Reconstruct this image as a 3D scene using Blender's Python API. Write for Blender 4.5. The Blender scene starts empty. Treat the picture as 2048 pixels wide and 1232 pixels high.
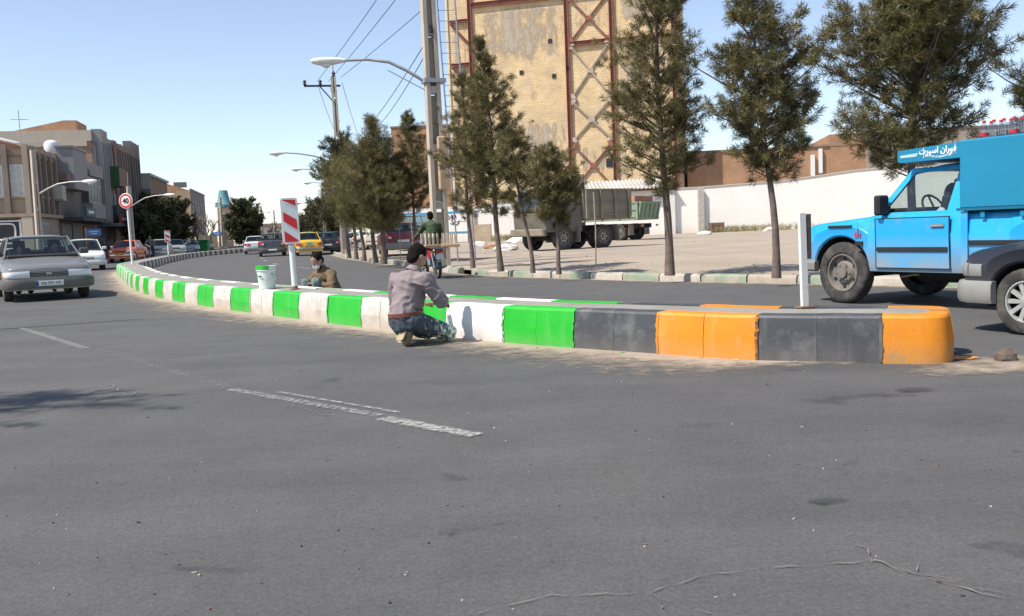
import bpy, bmesh, math, random
import numpy as np
from mathutils import Vector, Matrix, noise

S = bpy.context.scene
COL = S.collection
R_ = math.radians

# ------------------------------------------------------------------ camera, sky, sun, exposure
CAM_H, F_PX, PITCH, ROLL = 1.1, 1900.0, R_(4.72), R_(-2.3)
cam_d = bpy.data.cameras.new('camera'); cam = bpy.data.objects.new('camera', cam_d); COL.objects.link(cam)
cam_d.sensor_width = 36.0; cam_d.lens = F_PX / 2048 * 36.0; cam_d.clip_start = .05; cam_d.clip_end = 4000
CAM_R = Matrix.Rotation(math.pi / 2 - PITCH, 3, 'X') @ Matrix.Rotation(ROLL, 3, 'Z')
cam.matrix_world = Matrix.Translation((0, 0, CAM_H)) @ CAM_R.to_4x4()
S.camera = cam

SUN_EL = R_(54); SH = Vector((.90, .436)).normalized()          # SH: the way shadows fall on the ground
W = bpy.data.worlds.new('World'); S.world = W; W.use_nodes = True
wn = W.node_tree; wn.nodes.clear()
sky = wn.nodes.new('ShaderNodeTexSky'); sky.sky_type = 'NISHITA'; sky.sun_disc = False
sky.sun_elevation = SUN_EL; sky.sun_rotation = math.atan2(-SH.x, -SH.y)
sky.altitude = 1100; sky.air_density = 1.0; sky.dust_density = .7; sky.ozone_density = 1.2
bg = wn.nodes.new('ShaderNodeBackground'); bg.inputs[1].default_value = .128
wo = wn.nodes.new('ShaderNodeOutputWorld')
hs = wn.nodes.new('ShaderNodeHueSaturation'); hs.inputs['Saturation'].default_value = .86; wn.links.new(sky.outputs[0], hs.inputs['Color'])
tn = wn.nodes.new('ShaderNodeMix'); tn.data_type = 'RGBA'; tn.blend_type = 'MULTIPLY'; tn.inputs[0].default_value = 1; tn.inputs[7].default_value = (1.0, .985, 1.0, 1)
wn.links.new(hs.outputs[0], tn.inputs[6]); wn.links.new(tn.outputs[2], bg.inputs[0]); wn.links.new(bg.outputs[0], wo.inputs[0])
sd = bpy.data.lights.new('sun', 'SUN'); sd.energy = 4.3; sd.angle = R_(.53); sd.color = (1, .93, .82)
sun = bpy.data.objects.new('sun', sd); COL.objects.link(sun)
sdir = Vector((SH.x * math.cos(SUN_EL), SH.y * math.cos(SUN_EL), -math.sin(SUN_EL)))
sun.rotation_euler = sdir.to_track_quat('-Z', 'Y').to_euler(); sun.location = (-20, -10, 30)
S.view_settings.view_transform = 'Standard'; S.view_settings.look = 'None'
S.view_settings.gamma = 1; S.view_settings.use_curve_mapping = False
S.view_settings.exposure = .58
S.render.engine = 'CYCLES'
S.cycles.use_denoising = True
S.cycles.max_bounces = 6; S.cycles.transparent_max_bounces = 16
S.cycles.caustics_reflective = False; S.cycles.caustics_refractive = False

def ray(px, py):
    return CAM_R @ Vector(((px - 1024) / F_PX, -(py - 616) / F_PX, -1))
def gd(px, py, z=0.0):                       # a point of the ground (height z) found in the photograph
    d = ray(px, py); t = (z - CAM_H) / d.z
    return Vector((d.x * t, d.y * t, z))
def at(px, py, Y):                           # the point at distance Y
    d = ray(px, py); t = Y / d.y
    return Vector((d.x * t, Y, CAM_H + d.z * t))

# ------------------------------------------------------------------ mesh helper
class MB:
    def __init__(s): s.v = []; s.f = []; s.m = []
    def add(s, vs, fs, mi=0):
        o = len(s.v); s.v += [tuple(v) for v in vs]; s.f += [tuple(i + o for i in f) for f in fs]; s.m += [mi] * len(fs); return s
    def box(s, c, d, rz=0, mi=0, ch=0, M=None):
        x, y, z = d[0] / 2, d[1] / 2, d[2] / 2; c = Vector(c)
        R = M if M is not None else Matrix.Rotation(rz, 3, 'Z')
        if ch <= 0:
            vs = [(-x, -y, -z), (x, -y, -z), (x, y, -z), (-x, y, -z), (-x, -y, z), (x, -y, z), (x, y, z), (-x, y, z)]
            fs = [(0, 3, 2, 1), (4, 5, 6, 7), (0, 1, 5, 4), (1, 2, 6, 5), (2, 3, 7, 6), (3, 0, 4, 7)]
        else:
            k = min(ch, x * .49, y * .49, z * .49); vs = []
            for zz, e in ((-z, k), (-z + k, 0), (z - k, 0), (z, k)):
                vs += [(-x + e, -y + k + e * 0, zz), (-x + k + e * 0, -y + e, zz), (x - k, -y + e, zz), (x - e, -y + k, zz),
                       (x - e, y - k, zz), (x - k, y - e, zz), (-x + k, y - e, zz), (-x + e, y - k, zz)]
            fs = [tuple(range(7, -1, -1)), tuple(range(24, 32))]
            for l in range(3):
                for i in range(8):
                    j = (i + 1) % 8; fs.append((l * 8 + i, l * 8 + j, l * 8 + 8 + j, l * 8 + 8 + i))
        return s.add([c + R @ Vector(v) for v in vs], fs, mi)
    def tube(s, pts, rad, n=8, mi=0, cap=True, sq=1.0):
        pts = [Vector(p) for p in pts]
        if not hasattr(rad, '__len__'): rad = [rad] * len(pts)
        up = None; rings = []
        for i, p in enumerate(pts):
            t = (pts[min(i + 1, len(pts) - 1)] - pts[max(i - 1, 0)]).normalized()
            if up is None: up = Vector((0, 0, 1)) if abs(t.z) < .9 else Vector((1, 0, 0))
            a = t.cross(up)
            if a.length < 1e-4: a = t.cross(Vector((0, 1, 0)))
            a.normalize(); b = t.cross(a).normalized(); up = -b if False else a.cross(t)
            rings.append([p + (a * math.cos(2 * math.pi * k / n) + b * math.sin(2 * math.pi * k / n) * sq) * rad[i] for k in range(n)])
        vs = [v for r in rings for v in r]; fs = []
        for i in range(len(pts) - 1):
            for k in range(n):
                q = (k + 1) % n; fs.append((i * n + k, i * n + q, (i + 1) * n + q, (i + 1) * n + k))
        if cap: fs += [tuple(range(n - 1, -1, -1)), tuple((len(pts) - 1) * n + k for k in range(n))]
        return s.add(vs, fs, mi)
    def lathe(s, prof, M, n=24, mi=0):       # prof: (r, h) along local z of M
        vs = []; fs = []
        for r, h in prof:
            for k in range(n):
                a = 2 * math.pi * k / n; vs.append(M @ Vector((r * math.cos(a), r * math.sin(a), h)))
        for i in range(len(prof) - 1):
            for k in range(n):
                q = (k + 1) % n; fs.append((i * n + k, i * n + q, (i + 1) * n + q, (i + 1) * n + k))
        return s.add(vs, fs, mi)
    def grid(s, rows, mi=0, close=False):
        n = len(rows[0]); vs = [v for r in rows for v in r]; fs = []
        for i in range(len(rows) - 1):
            for k in range(n if close else n - 1):
                q = (k + 1) % n; fs.append((i * n + k, i * n + q, (i + 1) * n + q, (i + 1) * n + k))
        return s.add(vs, fs, mi)
    def prism(s, poly, off, mi=0):           # poly: 3d points, off: extrusion vector
        n = len(poly); poly = [Vector(p) for p in poly]; off = Vector(off)
        fs = [tuple(range(n - 1, -1, -1)), tuple(range(n, 2 * n))] + [(k, (k + 1) % n, n + (k + 1) % n, n + k) for k in range(n)]
        return s.add(poly + [p + off for p in poly], fs, mi)
    def quad(s, a, b, c, d, mi=0): return s.add([a, b, c, d], [(0, 1, 2, 3)], mi)
    def build(s, name, mats, parent=None, smooth=0, fix=True):
        me = bpy.data.meshes.new(name); me.from_pydata([tuple(v) for v in s.v], [], s.f)
        if not isinstance(mats, (list, tuple)): mats = [mats]
        for m in mats: me.materials.append(m)
        if len(mats) > 1: me.polygons.foreach_set('material_index', s.m)
        if fix:
            bm = bmesh.new(); bm.from_mesh(me); bmesh.ops.recalc_face_normals(bm, faces=bm.faces); bm.to_mesh(me); bm.free()
        if smooth:
            me.polygons.foreach_set('use_smooth', [True] * len(me.polygons))
            me.set_sharp_from_angle(angle=R_(smooth))
        me.update()
        return link(name, me, parent)
def link(name, me, parent=None):
    o = bpy.data.objects.new(name, me); COL.objects.link(o)
    if parent is not None: o.parent = parent
    return o
def tag(o, label=None, cat=None, group=None, kind=None):
    if label: o['label'] = label
    if cat: o['category'] = cat
    if group: o['group'] = group
    if kind: o['kind'] = kind
    return o
def empty(name, loc=(0, 0, 0), rz=0, label=None, cat=None, group=None):
    o = bpy.data.objects.new(name, None); COL.objects.link(o); o.location = loc; o.rotation_euler = (0, 0, rz)
    o.empty_display_size = .2
    return tag(o, label, cat, group)
def text_mesh(txt, size, name, mat, parent, M, ext=.001, bold=0):
    c = bpy.data.curves.new(name, 'FONT'); c.body = txt; c.size = size; c.align_x = 'CENTER'; c.align_y = 'CENTER'; c.extrude = ext
    c.offset = bold; c.resolution_u = 3
    t = bpy.data.objects.new(name + '_t', c); COL.objects.link(t)
    dg = bpy.context.evaluated_depsgraph_get(); me = bpy.data.meshes.new_from_object(t.evaluated_get(dg))
    bpy.data.objects.remove(t); bpy.data.curves.remove(c)
    me.materials.clear(); me.materials.append(mat); me.transform(M)
    return link(name, me, parent)

# ------------------------------------------------------------------ materials
MAT = {}
def nt(name):
    m = bpy.data.materials.new(name); m.use_nodes = True; t = m.node_tree; t.nodes.clear()
    o = t.nodes.new('ShaderNodeOutputMaterial'); return m, t, o
def nd(t, ty, **kw):
    n = t.nodes.new(ty)
    for k, v in kw.items():
        if k.startswith('i_'):
            key = k[2:]; key = int(key) if key.isdigit() else key
            n.inputs[key].default_value = v
        else: setattr(n, k, v)
    return n
def coords(t, rnd=True):
    tc = nd(t, 'ShaderNodeTexCoord')
    if not rnd: return tc.outputs['Object']
    oi = nd(t, 'ShaderNodeObjectInfo'); mu = nd(t, 'ShaderNodeMath', operation='MULTIPLY', i_1=37.0)
    t.links.new(oi.outputs['Random'], mu.inputs[0])
    ad = nd(t, 'ShaderNodeVectorMath', operation='ADD'); t.links.new(tc.outputs['Object'], ad.inputs[0]); t.links.new(mu.outputs[0], ad.inputs[1])
    return ad.outputs[0]
def nz(t, co, scale, detail=5, rough=.6, dist=0):
    n = nd(t, 'ShaderNodeTexNoise', i_Scale=scale, i_Detail=detail, i_Roughness=rough, i_Distortion=dist)
    t.links.new(co, n.inputs['Vector']); return n.outputs['Fac']
def ramp(t, fac, *st):
    r = nd(t, 'ShaderNodeValToRGB'); e = r.color_ramp.elements
    while len(e) < len(st): e.new(.5)
    for k, (p, c) in enumerate(st):
        e[k].position = p; e[k].color = (*c, 1) if hasattr(c, '__len__') else (c, c, c, 1)
    t.links.new(fac, r.inputs[0]); return r.outputs[0]
def mixc(t, fac, a, b, mode='MIX'):
    m = nd(t, 'ShaderNodeMix', data_type='RGBA', blend_type=mode)
    for s, v in ((0, fac), (6, a), (7, b)):
        if isinstance(v, (int, float)): m.inputs[s].default_value = v
        elif hasattr(v, '__len__'): m.inputs[s].default_value = (*v, 1)
        else: t.links.new(v, m.inputs[s])
    return m.outputs[2]
def shade(c, k): return tuple(max(0, min(1, x * k)) for x in c)
def pbr(name, c, rough=.7, metal=0, var=.2, vs=4, fine=0, fs=90, bump=0, bs=40, dirt=None, coat=0, spec=.5, rnd=True, zdirt=None, drips=None):
    if name in MAT: return MAT[name]
    m, t, o = nt(name); p = nd(t, 'ShaderNodeBsdfPrincipled', i_Roughness=rough, i_Metallic=metal)
    p.inputs['Specular IOR Level'].default_value = spec; p.inputs['Coat Weight'].default_value = coat; p.inputs['Coat Roughness'].default_value = .08
    co = coords(t, rnd); col = ramp(t, nz(t, co, vs), (.3, shade(c, 1 - var)), (.7, shade(c, 1 + var * .6)))
    if fine: col = mixc(t, 1.0, col, ramp(t, nz(t, co, fs, 3, .7), (.3, 1 - fine), (.72, 1 + fine * .3)), 'MULTIPLY')
    if drips:                                # (colour, amount): vertical runs
        mp = nd(t, 'ShaderNodeMapping'); mp.inputs['Scale'].default_value = (3, 3, .22); t.links.new(co, mp.inputs[0])
        col = mixc(t, ramp(t, nz(t, mp.outputs[0], 1.6, 6, .65), (.55, 0), (.75, drips[1])), col, drips[0])
    if dirt:                                 # (colour, amount, scale, threshold)
        th = dirt[3] if len(dirt) > 3 else .5
        col = mixc(t, ramp(t, nz(t, co, dirt[2], 7, .68), (th, 0), (min(th + .18, .99), dirt[1])), col, dirt[0])
    if zdirt:                                # (colour, amount, z0, z1): road dust thrown up on the lower part, ragged
        tc = nd(t, 'ShaderNodeTexCoord'); sp = nd(t, 'ShaderNodeSeparateXYZ'); t.links.new(tc.outputs['Object'], sp.inputs[0])
        mr = nd(t, 'ShaderNodeMapRange', i_1=zdirt[2], i_2=zdirt[3], i_3=1.0, i_4=0.0); t.links.new(sp.outputs[2], mr.inputs[0])
        ns = nd(t, 'ShaderNodeMath', operation='MULTIPLY_ADD', i_1=1.7, i_2=-.05); t.links.new(nz(t, co, 3.5, 6), ns.inputs[0])
        mu = nd(t, 'ShaderNodeMath', operation='MULTIPLY', use_clamp=True); t.links.new(mr.outputs[0], mu.inputs[0]); t.links.new(ns.outputs[0], mu.inputs[1])
        m2 = nd(t, 'ShaderNodeMath', operation='MULTIPLY', i_1=zdirt[1], use_clamp=True); t.links.new(mu.outputs[0], m2.inputs[0])
        col = mixc(t, m2.outputs[0], col, zdirt[0])
    t.links.new(col, p.inputs['Base Color'])
    if bump:
        b = nd(t, 'ShaderNodeBump', i_Strength=min(1, bump), i_Distance=.01); t.links.new(nz(t, co, bs, 6, .7), b.inputs['Height']); t.links.new(b.outputs[0], p.inputs['Normal'])
    t.links.new(p.outputs[0], o.inputs[0]); MAT[name] = m; return m
def glass_mat(name, tint, refl=.1):
    m, t, o = nt(name); tr = nd(t, 'ShaderNodeBsdfTransparent'); tr.inputs[0].default_value = (*tint, 1)
    gl = nd(t, 'ShaderNodeBsdfGlossy', i_Roughness=.04); fr = nd(t, 'ShaderNodeLayerWeight', i_Blend=.5)
    pw = nd(t, 'ShaderNodeMath', operation='POWER', i_1=4.0); t.links.new(fr.outputs['Facing'], pw.inputs[0])
    ad = nd(t, 'ShaderNodeMath', operation='MULTIPLY_ADD', i_1=.7, i_2=refl, use_clamp=True); t.links.new(pw.outputs[0], ad.inputs[0])
    mx = nd(t, 'ShaderNodeMixShader'); t.links.new(ad.outputs[0], mx.inputs[0]); t.links.new(tr.outputs[0], mx.inputs[1]); t.links.new(gl.outputs[0], mx.inputs[2])
    t.links.new(mx.outputs[0], o.inputs[0]); return m
def worn_mat(name, c, lo, hi, scale, rough=.8, grad=None, streak=None):
    """a sheet of paint or dust with holes worn into it; grad: attribute that thins it to its edge"""
    m, t, o = nt(name); co = coords(t, False); p = nd(t, 'ShaderNodeBsdfPrincipled', i_Roughness=rough)
    t.links.new(ramp(t, nz(t, co, 3), (.3, shade(c, .82)), (.7, shade(c, 1.1))), p.inputs['Base Color'])
    tr = nd(t, 'ShaderNodeBsdfTransparent')
    if streak: mp = nd(t, 'ShaderNodeMapping'); mp.inputs['Scale'].default_value = streak; t.links.new(co, mp.inputs[0]); co = mp.outputs[0]
    n = nz(t, co, scale, 8, .72)
    if grad:
        a = nd(t, 'ShaderNodeAttribute', attribute_name=grad); s = nd(t, 'ShaderNodeMath', operation='ADD'); t.links.new(n, s.inputs[0]); t.links.new(a.outputs['Fac'], s.inputs[1]); n = s.outputs[0]
    f = ramp(t, n, (lo, 0), (hi, 1)); mx = nd(t, 'ShaderNodeMixShader')
    t.links.new(f, mx.inputs[0]); t.links.new(tr.outputs[0], mx.inputs[1]); t.links.new(p.outputs[0], mx.inputs[2]); t.links.new(mx.outputs[0], o.inputs[0]); return m

def asphalt(name, c, stain=.3):
    m, t, o = nt(name); co = coords(t, False); p = nd(t, 'ShaderNodeBsdfPrincipled', i_Roughness=.85)
    p.inputs['Specular IOR Level'].default_value = .35
    col = ramp(t, nz(t, co, .35, 6, .6), (.3, shade(c, .91)), (.5, c), (.72, (c[0] * 1.10, c[1] * 1.09, c[2] * 1.05)))
    mp = nd(t, 'ShaderNodeMapping'); mp.inputs['Rotation'].default_value = (0, 0, R_(-52)); mp.inputs['Scale'].default_value = (.16, 1.3, 1); t.links.new(co, mp.inputs[0])
    col = mixc(t, 1.0, col, ramp(t, nz(t, mp.outputs[0], 1.0, 5, .6), (.35, 1 - stain * .35), (.6, 1.04)), 'MULTIPLY')   # wheel tracks
    col = mixc(t, ramp(t, nz(t, co, .9, 4, .5, .6), (.62, 0), (.74, stain * .7)), col, shade(c, .68))      # oil and old patches
    col = mixc(t, 1.0, col, ramp(t, nz(t, co, 55, 3, .75), (.28, .70), (.5, 1.0), (.74, 1.30)), 'MULTIPLY')
    col = mixc(t, 1.0, col, ramp(t, nz(t, co, 14, 6, .8), (.3, .86), (.5, 1.0), (.72, 1.12)), 'MULTIPLY')
    col = mixc(t, 1.0, col, ramp(t, nz(t, co, 1.7, 3, .5, .3), (.36, .93), (.5, 1.0), (.66, 1.05)), 'MULTIPLY')
    vo = nd(t, 'ShaderNodeTexVoronoi', i_Scale=140.0); t.links.new(co, vo.inputs['Vector'])
    col = mixc(t, ramp(t, vo.outputs['Distance'], (.10, .5), (.22, 0)), col, shade(c, 1.5))
    col = mixc(t, ramp(t, nz(t, co, 9, 2, .5), (.73, 0), (.76, .6)), col, shade(c, .45))
    t.links.new(col, p.inputs['Base Color'])
    b = nd(t, 'ShaderNodeBump', i_Strength=.55, i_Distance=.012); t.links.new(nz(t, co, 70, 5, .75), b.inputs['Height']); t.links.new(b.outputs[0], p.inputs['Normal'])
    t.links.new(p.outputs[0], o.inputs[0]); return m
def brick_mat(name, c1, c2, mort, bw, bh, ms=.02, stain=None, sv=.5, ax=0, bump=.5):
    """masonry too far off to tell single bricks; local x (or y) runs along the wall, z up"""
    m, t, o = nt(name); tc = nd(t, 'ShaderNodeTexCoord'); sp = nd(t, 'ShaderNodeSeparateXYZ'); t.links.new(tc.outputs['Object'], sp.inputs[0])
    cb = nd(t, 'ShaderNodeCombineXYZ'); sm = nd(t, 'ShaderNodeMath', operation='ADD'); t.links.new(sp.outputs[0], sm.inputs[0]); t.links.new(sp.outputs[1], sm.inputs[1])
    t.links.new(sm.outputs[0], cb.inputs[0]); t.links.new(sp.outputs[2], cb.inputs[1])
    bt = nd(t, 'ShaderNodeTexBrick', i_Scale=1.0); bt.inputs['Brick Width'].default_value = bw; bt.inputs['Row Height'].default_value = bh
    bt.inputs['Mortar Size'].default_value = ms; bt.inputs['Mortar Smooth'].default_value = .3
    bt.inputs['Color1'].default_value = (*c1, 1); bt.inputs['Color2'].default_value = (*c2, 1); bt.inputs['Mortar'].default_value = (*mort, 1)
    ds = nd(t, 'ShaderNodeVectorMath', operation='ADD'); t.links.new(cb.outputs[0], ds.inputs[0])
    nn = nd(t, 'ShaderNodeTexNoise', i_Scale=.6); t.links.new(cb.outputs[0], nn.inputs['Vector'])
    sc = nd(t, 'ShaderNodeVectorMath', operation='SCALE'); sc.inputs['Scale'].default_value = .12; t.links.new(nn.outputs['Color'], sc.inputs[0]); t.links.new(sc.outputs[0], ds.inputs[1])
    t.links.new(ds.outputs[0], bt.inputs['Vector']); co = tc.outputs['Object']
    col = mixc(t, 1.0, bt.outputs['Color'], ramp(t, nz(t, co, .5, 6), (.3, .8), (.7, 1.15)), 'MULTIPLY')
    if stain: col = mixc(t, ramp(t, nz(t, co, sv, 7, .65), (.52, 0), (.66, stain[1])), col, stain[0])
    p = nd(t, 'ShaderNodeBsdfPrincipled', i_Roughness=.9); t.links.new(col, p.inputs['Base Color'])
    if bump:
        b = nd(t, 'ShaderNodeBump', i_Strength=bump, i_Distance=.03); b.invert = True; t.links.new(bt.outputs['Fac'], b.inputs['Height']); t.links.new(b.outputs[0], p.inputs['Normal'])
    t.links.new(p.outputs[0], o.inputs[0]); return m
GLASS = glass_mat('car glass', (.66, .74, .71), .07)
GLASS_CLEAR = glass_mat('clear car glass', (.82, .87, .86), .05)
BLACK = pbr('black rubber and plastic', (.018, .018, .02), .6, var=.15)
TYRE = pbr('tyre rubber', (.035, .034, .033), .85, var=.25, vs=9, dirt=((.16, .14, .12), .5, 6, .45))
DARKIN = pbr('dark car interior', (.03, .03, .033), .8)
CHROME = pbr('dull chrome', (.6, .6, .6), .25, 1, var=.1)
STEEL = pbr('galvanised steel', (.4, .41, .42), .5, .7, var=.15)
WHITEP = pbr('white paint', (.75, .75, .73), .5, var=.08, dirt=((.4, .37, .32), .5, 5, .58))
LAMPG = pbr('lamp glass', (.75, .77, .78), .12, var=.05, coat=.6)
REDL = pbr('red lamp plastic', (.42, .02, .02), .2, var=.1, coat=.5)
AMBER = pbr('amber lamp plastic', (.7, .26, .03), .2, coat=.5)
PLATE = pbr('number plate white', (.75, .75, .72), .5, var=.1)
INK = pbr('black print', (.015, .015, .016), .6)
# ================================================================== ground, roads, median, kerbs, markings
def catmull(pts, step):
    P = [Vector(p) for p in pts]; P = [2 * P[0] - P[1]] + P + [2 * P[-1] - P[-2]]; out = []
    for i in range(1, len(P) - 2):
        for k in range(24):
            t = k / 24; a, b, c, d = P[i - 1:i + 3]
            out.append(.5 * ((2 * b) + (c - a) * t + (2 * a - 5 * b + 4 * c - d) * t * t + (3 * b - a - 3 * c + d) * t ** 3))
    out.append(P[-2]); res = [out[0]]; acc = 0
    for p, q in zip(out, out[1:]):
        l = (q - p).length
        while acc + l >= step:
            f = (step - acc) / l; p = p.lerp(q, f); res.append(p.copy()); l = (q - p).length; acc = 0
        acc += l
    return res
def normals(line):                           # to the right of the running direction
    o = []
    for i in range(len(line)):
        d = (line[min(i + 1, len(line) - 1)] - line[max(i - 1, 0)]).normalized(); o.append(Vector((d.y, -d.x)))
    return o
M_ASPH = asphalt('worn grey asphalt', (.098, .0965, .0955))
M_DUST = pbr('dry dusty soil', (.36, .29, .225), .95, var=.2, vs=.7, fine=.3, fs=30, bump=.6, bs=12, rnd=False, dirt=((.24, .2, .16), .7, .4, .5))
M_CONC = pbr('grey dusty concrete', (.30, .28, .25), .9, var=.18, vs=2.5, fine=.22, fs=60, bump=.35, bs=30, rnd=False)

tag(MB().quad((-900, -300, -.06), (900, -300, -.06), (900, 1800, -.06), (-900, 1800, -.06)).build('ground', M_DUST), kind='structure')
RK = [(9.6, 9.0), (8.3, 11.2), (6.81, 13.34), (4.83, 15.85), (2.69, 18.37), (.86, 20.9), (-.25, 22.6), (-1.32, 24.8), (-2.39, 28.2), (-3.8, 32.8), (-5.77, 39.2),
      (-8.36, 48.2), (-11.3, 61), (-13.0, 75), (-14.2, 90), (-17, 115), (-26, 160), (-44, 240)]
LK = [(-4.6, -8), (-5.6, 2), (-9, 12), (-12.6, 20.5), (-16.2, 30), (-21, 42), (-26.3, 60), (-29.8, 76), (-32.6, 92), (-38.5, 125), (-48, 170), (-64, 240)]
rk = catmull([(16, -3)] + RK, 1.0); lk = catmull(LK, 1.0)
def pick(line, n): return [line[int(i * (len(line) - 1) / (n - 1))] for i in range(n)]
a, b = pick(lk, 120), pick(rk, 120); mb = MB()
mb.grid([[(*p, 0), (*p.lerp(q, .33), 0), (*p.lerp(q, .66), 0), (*q, 0)] for p, q in zip(a, b)])
mb.grid([[(-60, -60, -.0), (60, -60, -.0)], [(-4.6, -8, -.0), (16, -3, -.0)]])
tag(mb.build('road', M_ASPH), kind='structure')

# sidewalks / lot: raised ground behind the kerbs
def terrace(name, line, side, wid, z0, zs, mat, seed, amp=.03):
    rows = []; nn = normals(line); ws = [0, .25, .5, .8, 1.2, 1.6, 2.1, 2.8, 4, 6, 9, 13, 18, 25, 34, 46, 60, 80, 110]
    ws = [w for w in ws if w < wid] + [wid]
    for p, n in zip(line, nn):
        r = []
        for w in ws:
            q = p + n * side * (w + .16); z = z0 + zs * min(1, w / 6)
            if w > 0: z += amp * noise.noise((q.x * 1.1, q.y * 1.1, seed)) + amp * .6 * noise.noise((q.x * 3.1, q.y * 3.1, seed)) * (w < 6)
            r.append((q.x, q.y, z))
        rows.append(r)
    return tag(MB().grid(rows).build(name, mat, smooth=60), kind='structure')
M_LOT = pbr('packed earth of the lot', (.40, .325, .25), .95, var=.16, vs=.35, fine=.25, fs=25, bump=.55, bs=9, rnd=False, dirt=((.27, .245, .215), .75, .16, .47))
terrace('lot_ground', rk, 1, 150, .10, .10, M_LOT, 3.3, .045)
M_PAVE = pbr('dull paving', (.30, .27, .23), .9, var=.15, vs=1.5, fine=.2, rnd=False)
terrace('left_sidewalk', lk, -1, 3.0, .13, 0, M_PAVE, 8.1, .004)

# kerb blocks along a line: cross-section list (inset, z)
def kerb_piece(line, nn, i0, i1, side, sec, gap=.012, jit=0):
    rows = []
    for i in range(i0, i1 + 1):
        p, n = line[i], nn[i]; d = Vector((-n.y, n.x))
        e = gap * .5 if i == i0 else (-gap * .5 if i == i1 else 0)
        rows.append([(*(p + d * e + n * side * (w + (jit if z > .05 else 0))), z) for w, z in sec])
    mb = MB().grid(rows, close=True); k = len(sec)
    mb.f += [tuple(range(k - 1, -1, -1)), tuple(len(mb.v) - k + q for q in range(k))]; mb.m += [0, 0]
    return mb
rnd = random.Random(5)
# --- painted median
MED = [(2.72, 6.98), (1.82, 7.42), (1.18, 8.0), (.53, 8.6), (-.04, 9.17), (-.6, 9.82), (-1.71, 11.22), (-2.8, 12.7), (-3.81, 14.12), (-4.82, 15.58),
       (-5.79, 17.05), (-6.7, 18.5), (-7.83, 20.5), (-8.95, 22.7), (-10.4, 25.8), (-12.75, 31.2), (-15.15, 36.6), (-16.5, 40.6), (-17.9, 45.6),
       (-19.95, 53), (-22.6, 64), (-23.7, 70), (-24.4, 76), (-24.9, 85), (-25.5, 100), (-28, 130), (-41, 200)]
BL = .91; SUB = 6
mo = catmull(MED, BL / SUB); mnn = normals(mo); MW = .84; HK = .36
mr_ = [p + n * MW for p, n in zip(mo, mnn)]
def paint(nm, c, dirt, amt, th=.5, zd=None, rough=.55): return pbr(nm, c, rough, var=.1, vs=5, fine=.08, fs=40, bump=.25, bs=18, dirt=(dirt, amt, 4, th), zdirt=zd, drips=(tuple(.72 * x + .28 * y for x, y in zip(c, (.5, .47, .42))), .75))
DST = (.42, .34, .26)
P_GREEN = paint('fresh green kerb paint', (.014, .44, .024), (.10, .40, .10), .55, .56, ((.20, .36, .14), .55, -.06, .14))
P_WHITE = paint('dirty white kerb paint', (.66, .63, .58), (.44, .39, .33), .85, .46, (( .44, .37, .29), .9, .0, .26))
P_WHITEF = paint('fresh white kerb paint', (.86, .86, .85), (.6, .55, .48), .5, .66, ((.46, .39, .31), .8, -.04, .18))
P_BLACK = paint('charcoal kerb paint', (.055, .060, .070), (.17, .165, .165), .7, .5, ((.19, .17, .15), .6, -.04, .2))
P_ORANGE = paint('orange kerb paint', (.72, .245, .006), (.50, .33, .16), .6, .56, ((.42, .30, .16), .5, -.02, .16))
P_NOSE = paint('chipped orange kerb paint', (.70, .24, .006), (.28, .25, .13), .9, .52, ((.40, .28, .15), .6, -.05, .18))
P_OLDW = paint('old white kerb paint', (.60, .58, .52), (.4, .36, .3), .6, .45)
P_OLDB = paint('old black kerb paint', (.035, .037, .04), (.12, .11, .1), .5)
P_PALE = paint('old pale green kerb paint', (.28, .38, .24), (.38, .33, .27), .8, .45)
SEC = [(0, -.02), (-.005, .16), (.022, .335), (.034, HK - .007), (.055, HK), (.17, HK), (.17, -.02)]
med = tag(empty('median'), kind='structure')
mb = MB(); NB = 112; iN = min(NB * SUB, len(mo) - 1)
mb.grid([[(*(mo[i] + mnn[i] * .171), -.02), (*(mo[i] + mnn[i] * .171), HK - .012), (*(mo[i] + mnn[i] * (MW * .5)), HK + .004 + .008 * noise.noise((mo[i].x * 2, mo[i].y * 2, 0))), (*(mo[i] + mnn[i] * (MW - .171)), HK - .012), (*(mo[i] + mnn[i] * (MW - .171)), -.02)] for i in range(0, iN)])
tag(mb.build('concrete_infill', M_CONC, med, 40))
left = [P_BLACK, P_ORANGE, P_BLACK, P_GREEN, P_WHITEF]
right = [P_BLACK, P_ORANGE, P_BLACK, P_GREEN, P_WHITEF]
for k in range(NB):
    i0, i1 = k * SUB, (k + 1) * SUB
    if i1 >= len(mo): break
    ml = left[k] if k < 5 else ((P_GREEN if k % 2 else P_WHITE) if k < 46 else (P_OLDB if k % 2 else P_OLDW))
    mr = right[k] if k < 5 else ((P_GREEN if k < 9 else P_PALE) if k % 2 else P_WHITEF) if k < 32 else (P_OLDB if k % 2 else P_OLDW)
    for ja, jb in (((i0, i0 + SUB // 2), (i0 + SUB // 2, i1)) if k < 16 else ((i0, i1),)):
        for ln_, sg, mt in ((mo, 1, ml), (mr_, -1, mr)):
            kb = kerb_piece(ln_, mnn, ja, jb, sg, SEC, .003 if k < 16 else .014, rnd.uniform(-.004, .004))
            if k < 30: kb.v = [(x + .0035 * noise.noise((x * 9, y * 9, z * 9)), y + .0035 * noise.noise((x * 9, y * 9, z * 9 + 50)), z + (.004 * noise.noise((x * 6, y * 6, 9)) if z > .3 else 0)) for x, y, z in kb.v]
            kb.build('kerb_block', mt, med, 11)
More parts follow.
